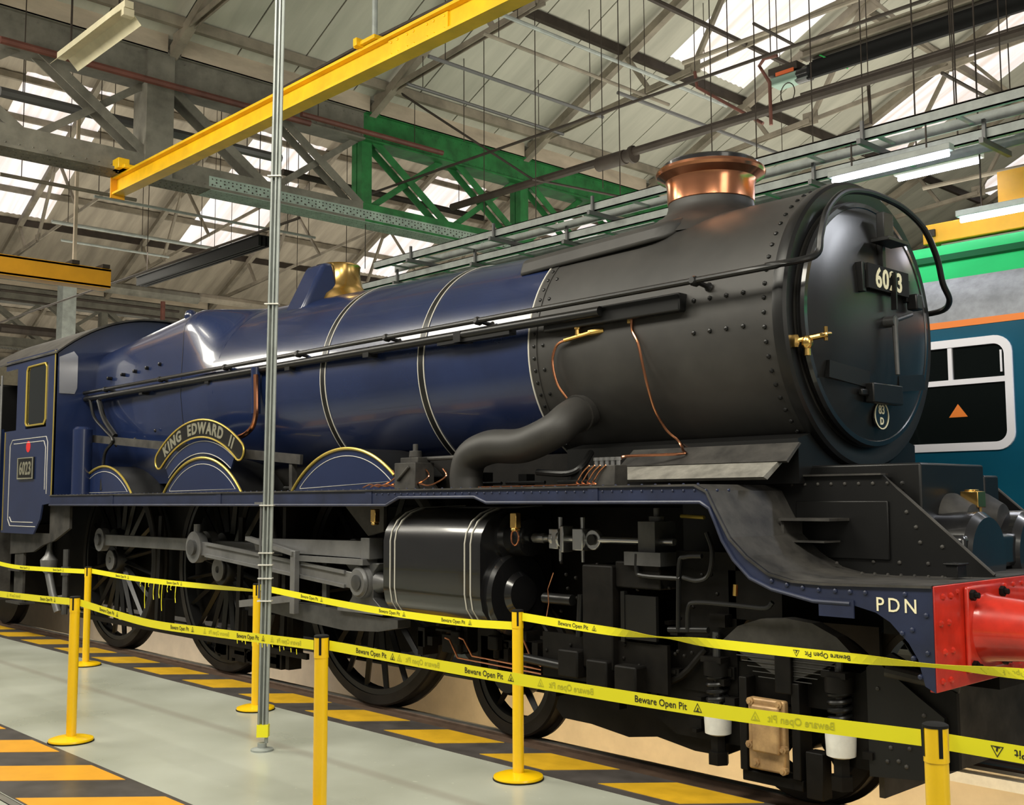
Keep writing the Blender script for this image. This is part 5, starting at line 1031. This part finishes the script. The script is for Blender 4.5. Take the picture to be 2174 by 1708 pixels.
skin(prof[:4], 'cgrey', 'cantrail_panel'); skin(prof[3:]+[(8.4-y, z) for y, z in reversed(prof[:-1])], 'cgreen', 'roof')
cp('roof_stripe', MB().loft([[(x, 3.24, 3.748), (x, 3.31, 3.818), (x, 3.29, 3.838), (x, 3.22, 3.768)] for x in (-12, 6)]), 'cdark', smooth=False)
win = cp('window', MB().box(wx0, wx1, YS+.01, YS+.018, wz0, wz1), 'glass', smooth=False)
def rr_(x0, x1, z0, z1, r):
    P = []
    for cx_, cz_, a in ((x1-r, z1-r, 0), (x0+r, z1-r, 90), (x0+r, z0+r, 180), (x1-r, z0+r, 270)):
        P += [(cx_+r*cos(radians(a+t)), cz_+r*sin(radians(a+t))) for t in range(0, 91, 15)]
    return P
o_, i_ = rr_(wx0-.05, wx1+.05, wz0-.055, wz1+.055, .14), rr_(wx0+.012, wx1-.012, wz0+.012, wz1-.012, .09)
n = len(o_); mb = MB().add([(a, YS-.02, b) for a, b in o_]+[(a, YS-.02, b) for a, b in i_]+[(a, YS+.02, b) for a, b in o_]+[(a, YS+.02, b) for a, b in i_],
    [(k, (k+1) % n, n+(k+1) % n, n+k) for k in range(n)]+[(k, (k+1) % n, 2*n+(k+1) % n, 2*n+k) for k in range(n)]+[(n+k, n+(k+1) % n, 3*n+(k+1) % n, 3*n+k) for k in range(n)])
cp('window_frame', mb, 'cwhite', win)
cp('glazing_bar', MB().box(wx0, wx1, YS-.012, YS+.01, 2.60, 2.645), 'cwhite', win, smooth=False)
cp('glazing_bar', MB().box(-.785, -.75, YS-.012, YS+.01, 2.645, wz1), 'cwhite', win, smooth=False)
cp('grab_bar', MB().tube([(wx0, YS+.05, 2.44), (wx1, YS+.05, 2.45)], .008, 6), 'shine', win)
cp('window_stay', MB().box(-.345, -.33, YS-.02, YS-.01, 2.68, 2.86), 'cwhite', win, smooth=False)
cp('window_reflection', MB().prism([(-.80, 2.33), (-.64, 2.33), (-.72, 2.44)], 'y', YS+.004, YS+.008), 'corange', win, smooth=False)  # orange reflection in the glass, drawn as a solid triangle
cp('floor', MB().box(-12, 6, YS+.05, 5.55, 1.1, 1.2), 'cdark', smooth=False)
cp('far_side', MB().box(-12, 6, 5.55, 5.6, .9, 3.5), 'seatb', smooth=False)
for x in (-2.6, -1.5, -.45, .7):
    cp('seat', MB().box(x, x+.12, 3.0, 4.0, 1.2, 2.45).box(x-.45, x, 3.0, 4.0, 1.2, 1.65), 'seatb', bevel=.04)
cp('door_pillar', MB().box(-.62, -.52, 3.5, 3.6, 1.2, 3.2).box(-1.15, -1.0, 4.2, 4.3, 1.2, 3.2), 'seat', smooth=False)
cp('pillar', MB().box(-1.0, -.92, 3.2, 3.25, 1.2, 2.7), 'greyplate', smooth=False)
cp('underframe', MB().box(-12, 6, 3.1, 5.3, .5, .9), 'grime', smooth=False)
cp('bogie', MB().box(-3.5, -.5, 3.2, 5.2, .3, .7), 'grime', bevel=.03)
for x in (-3.2, -.8): 
    for y in (3.45, 4.9): cp('wheel', MB().lathe((x, y, .457), (0, 1, 0), [(0, .1), (0, .457), (.12, .457), (.12, .1)], 32), 'tyre')
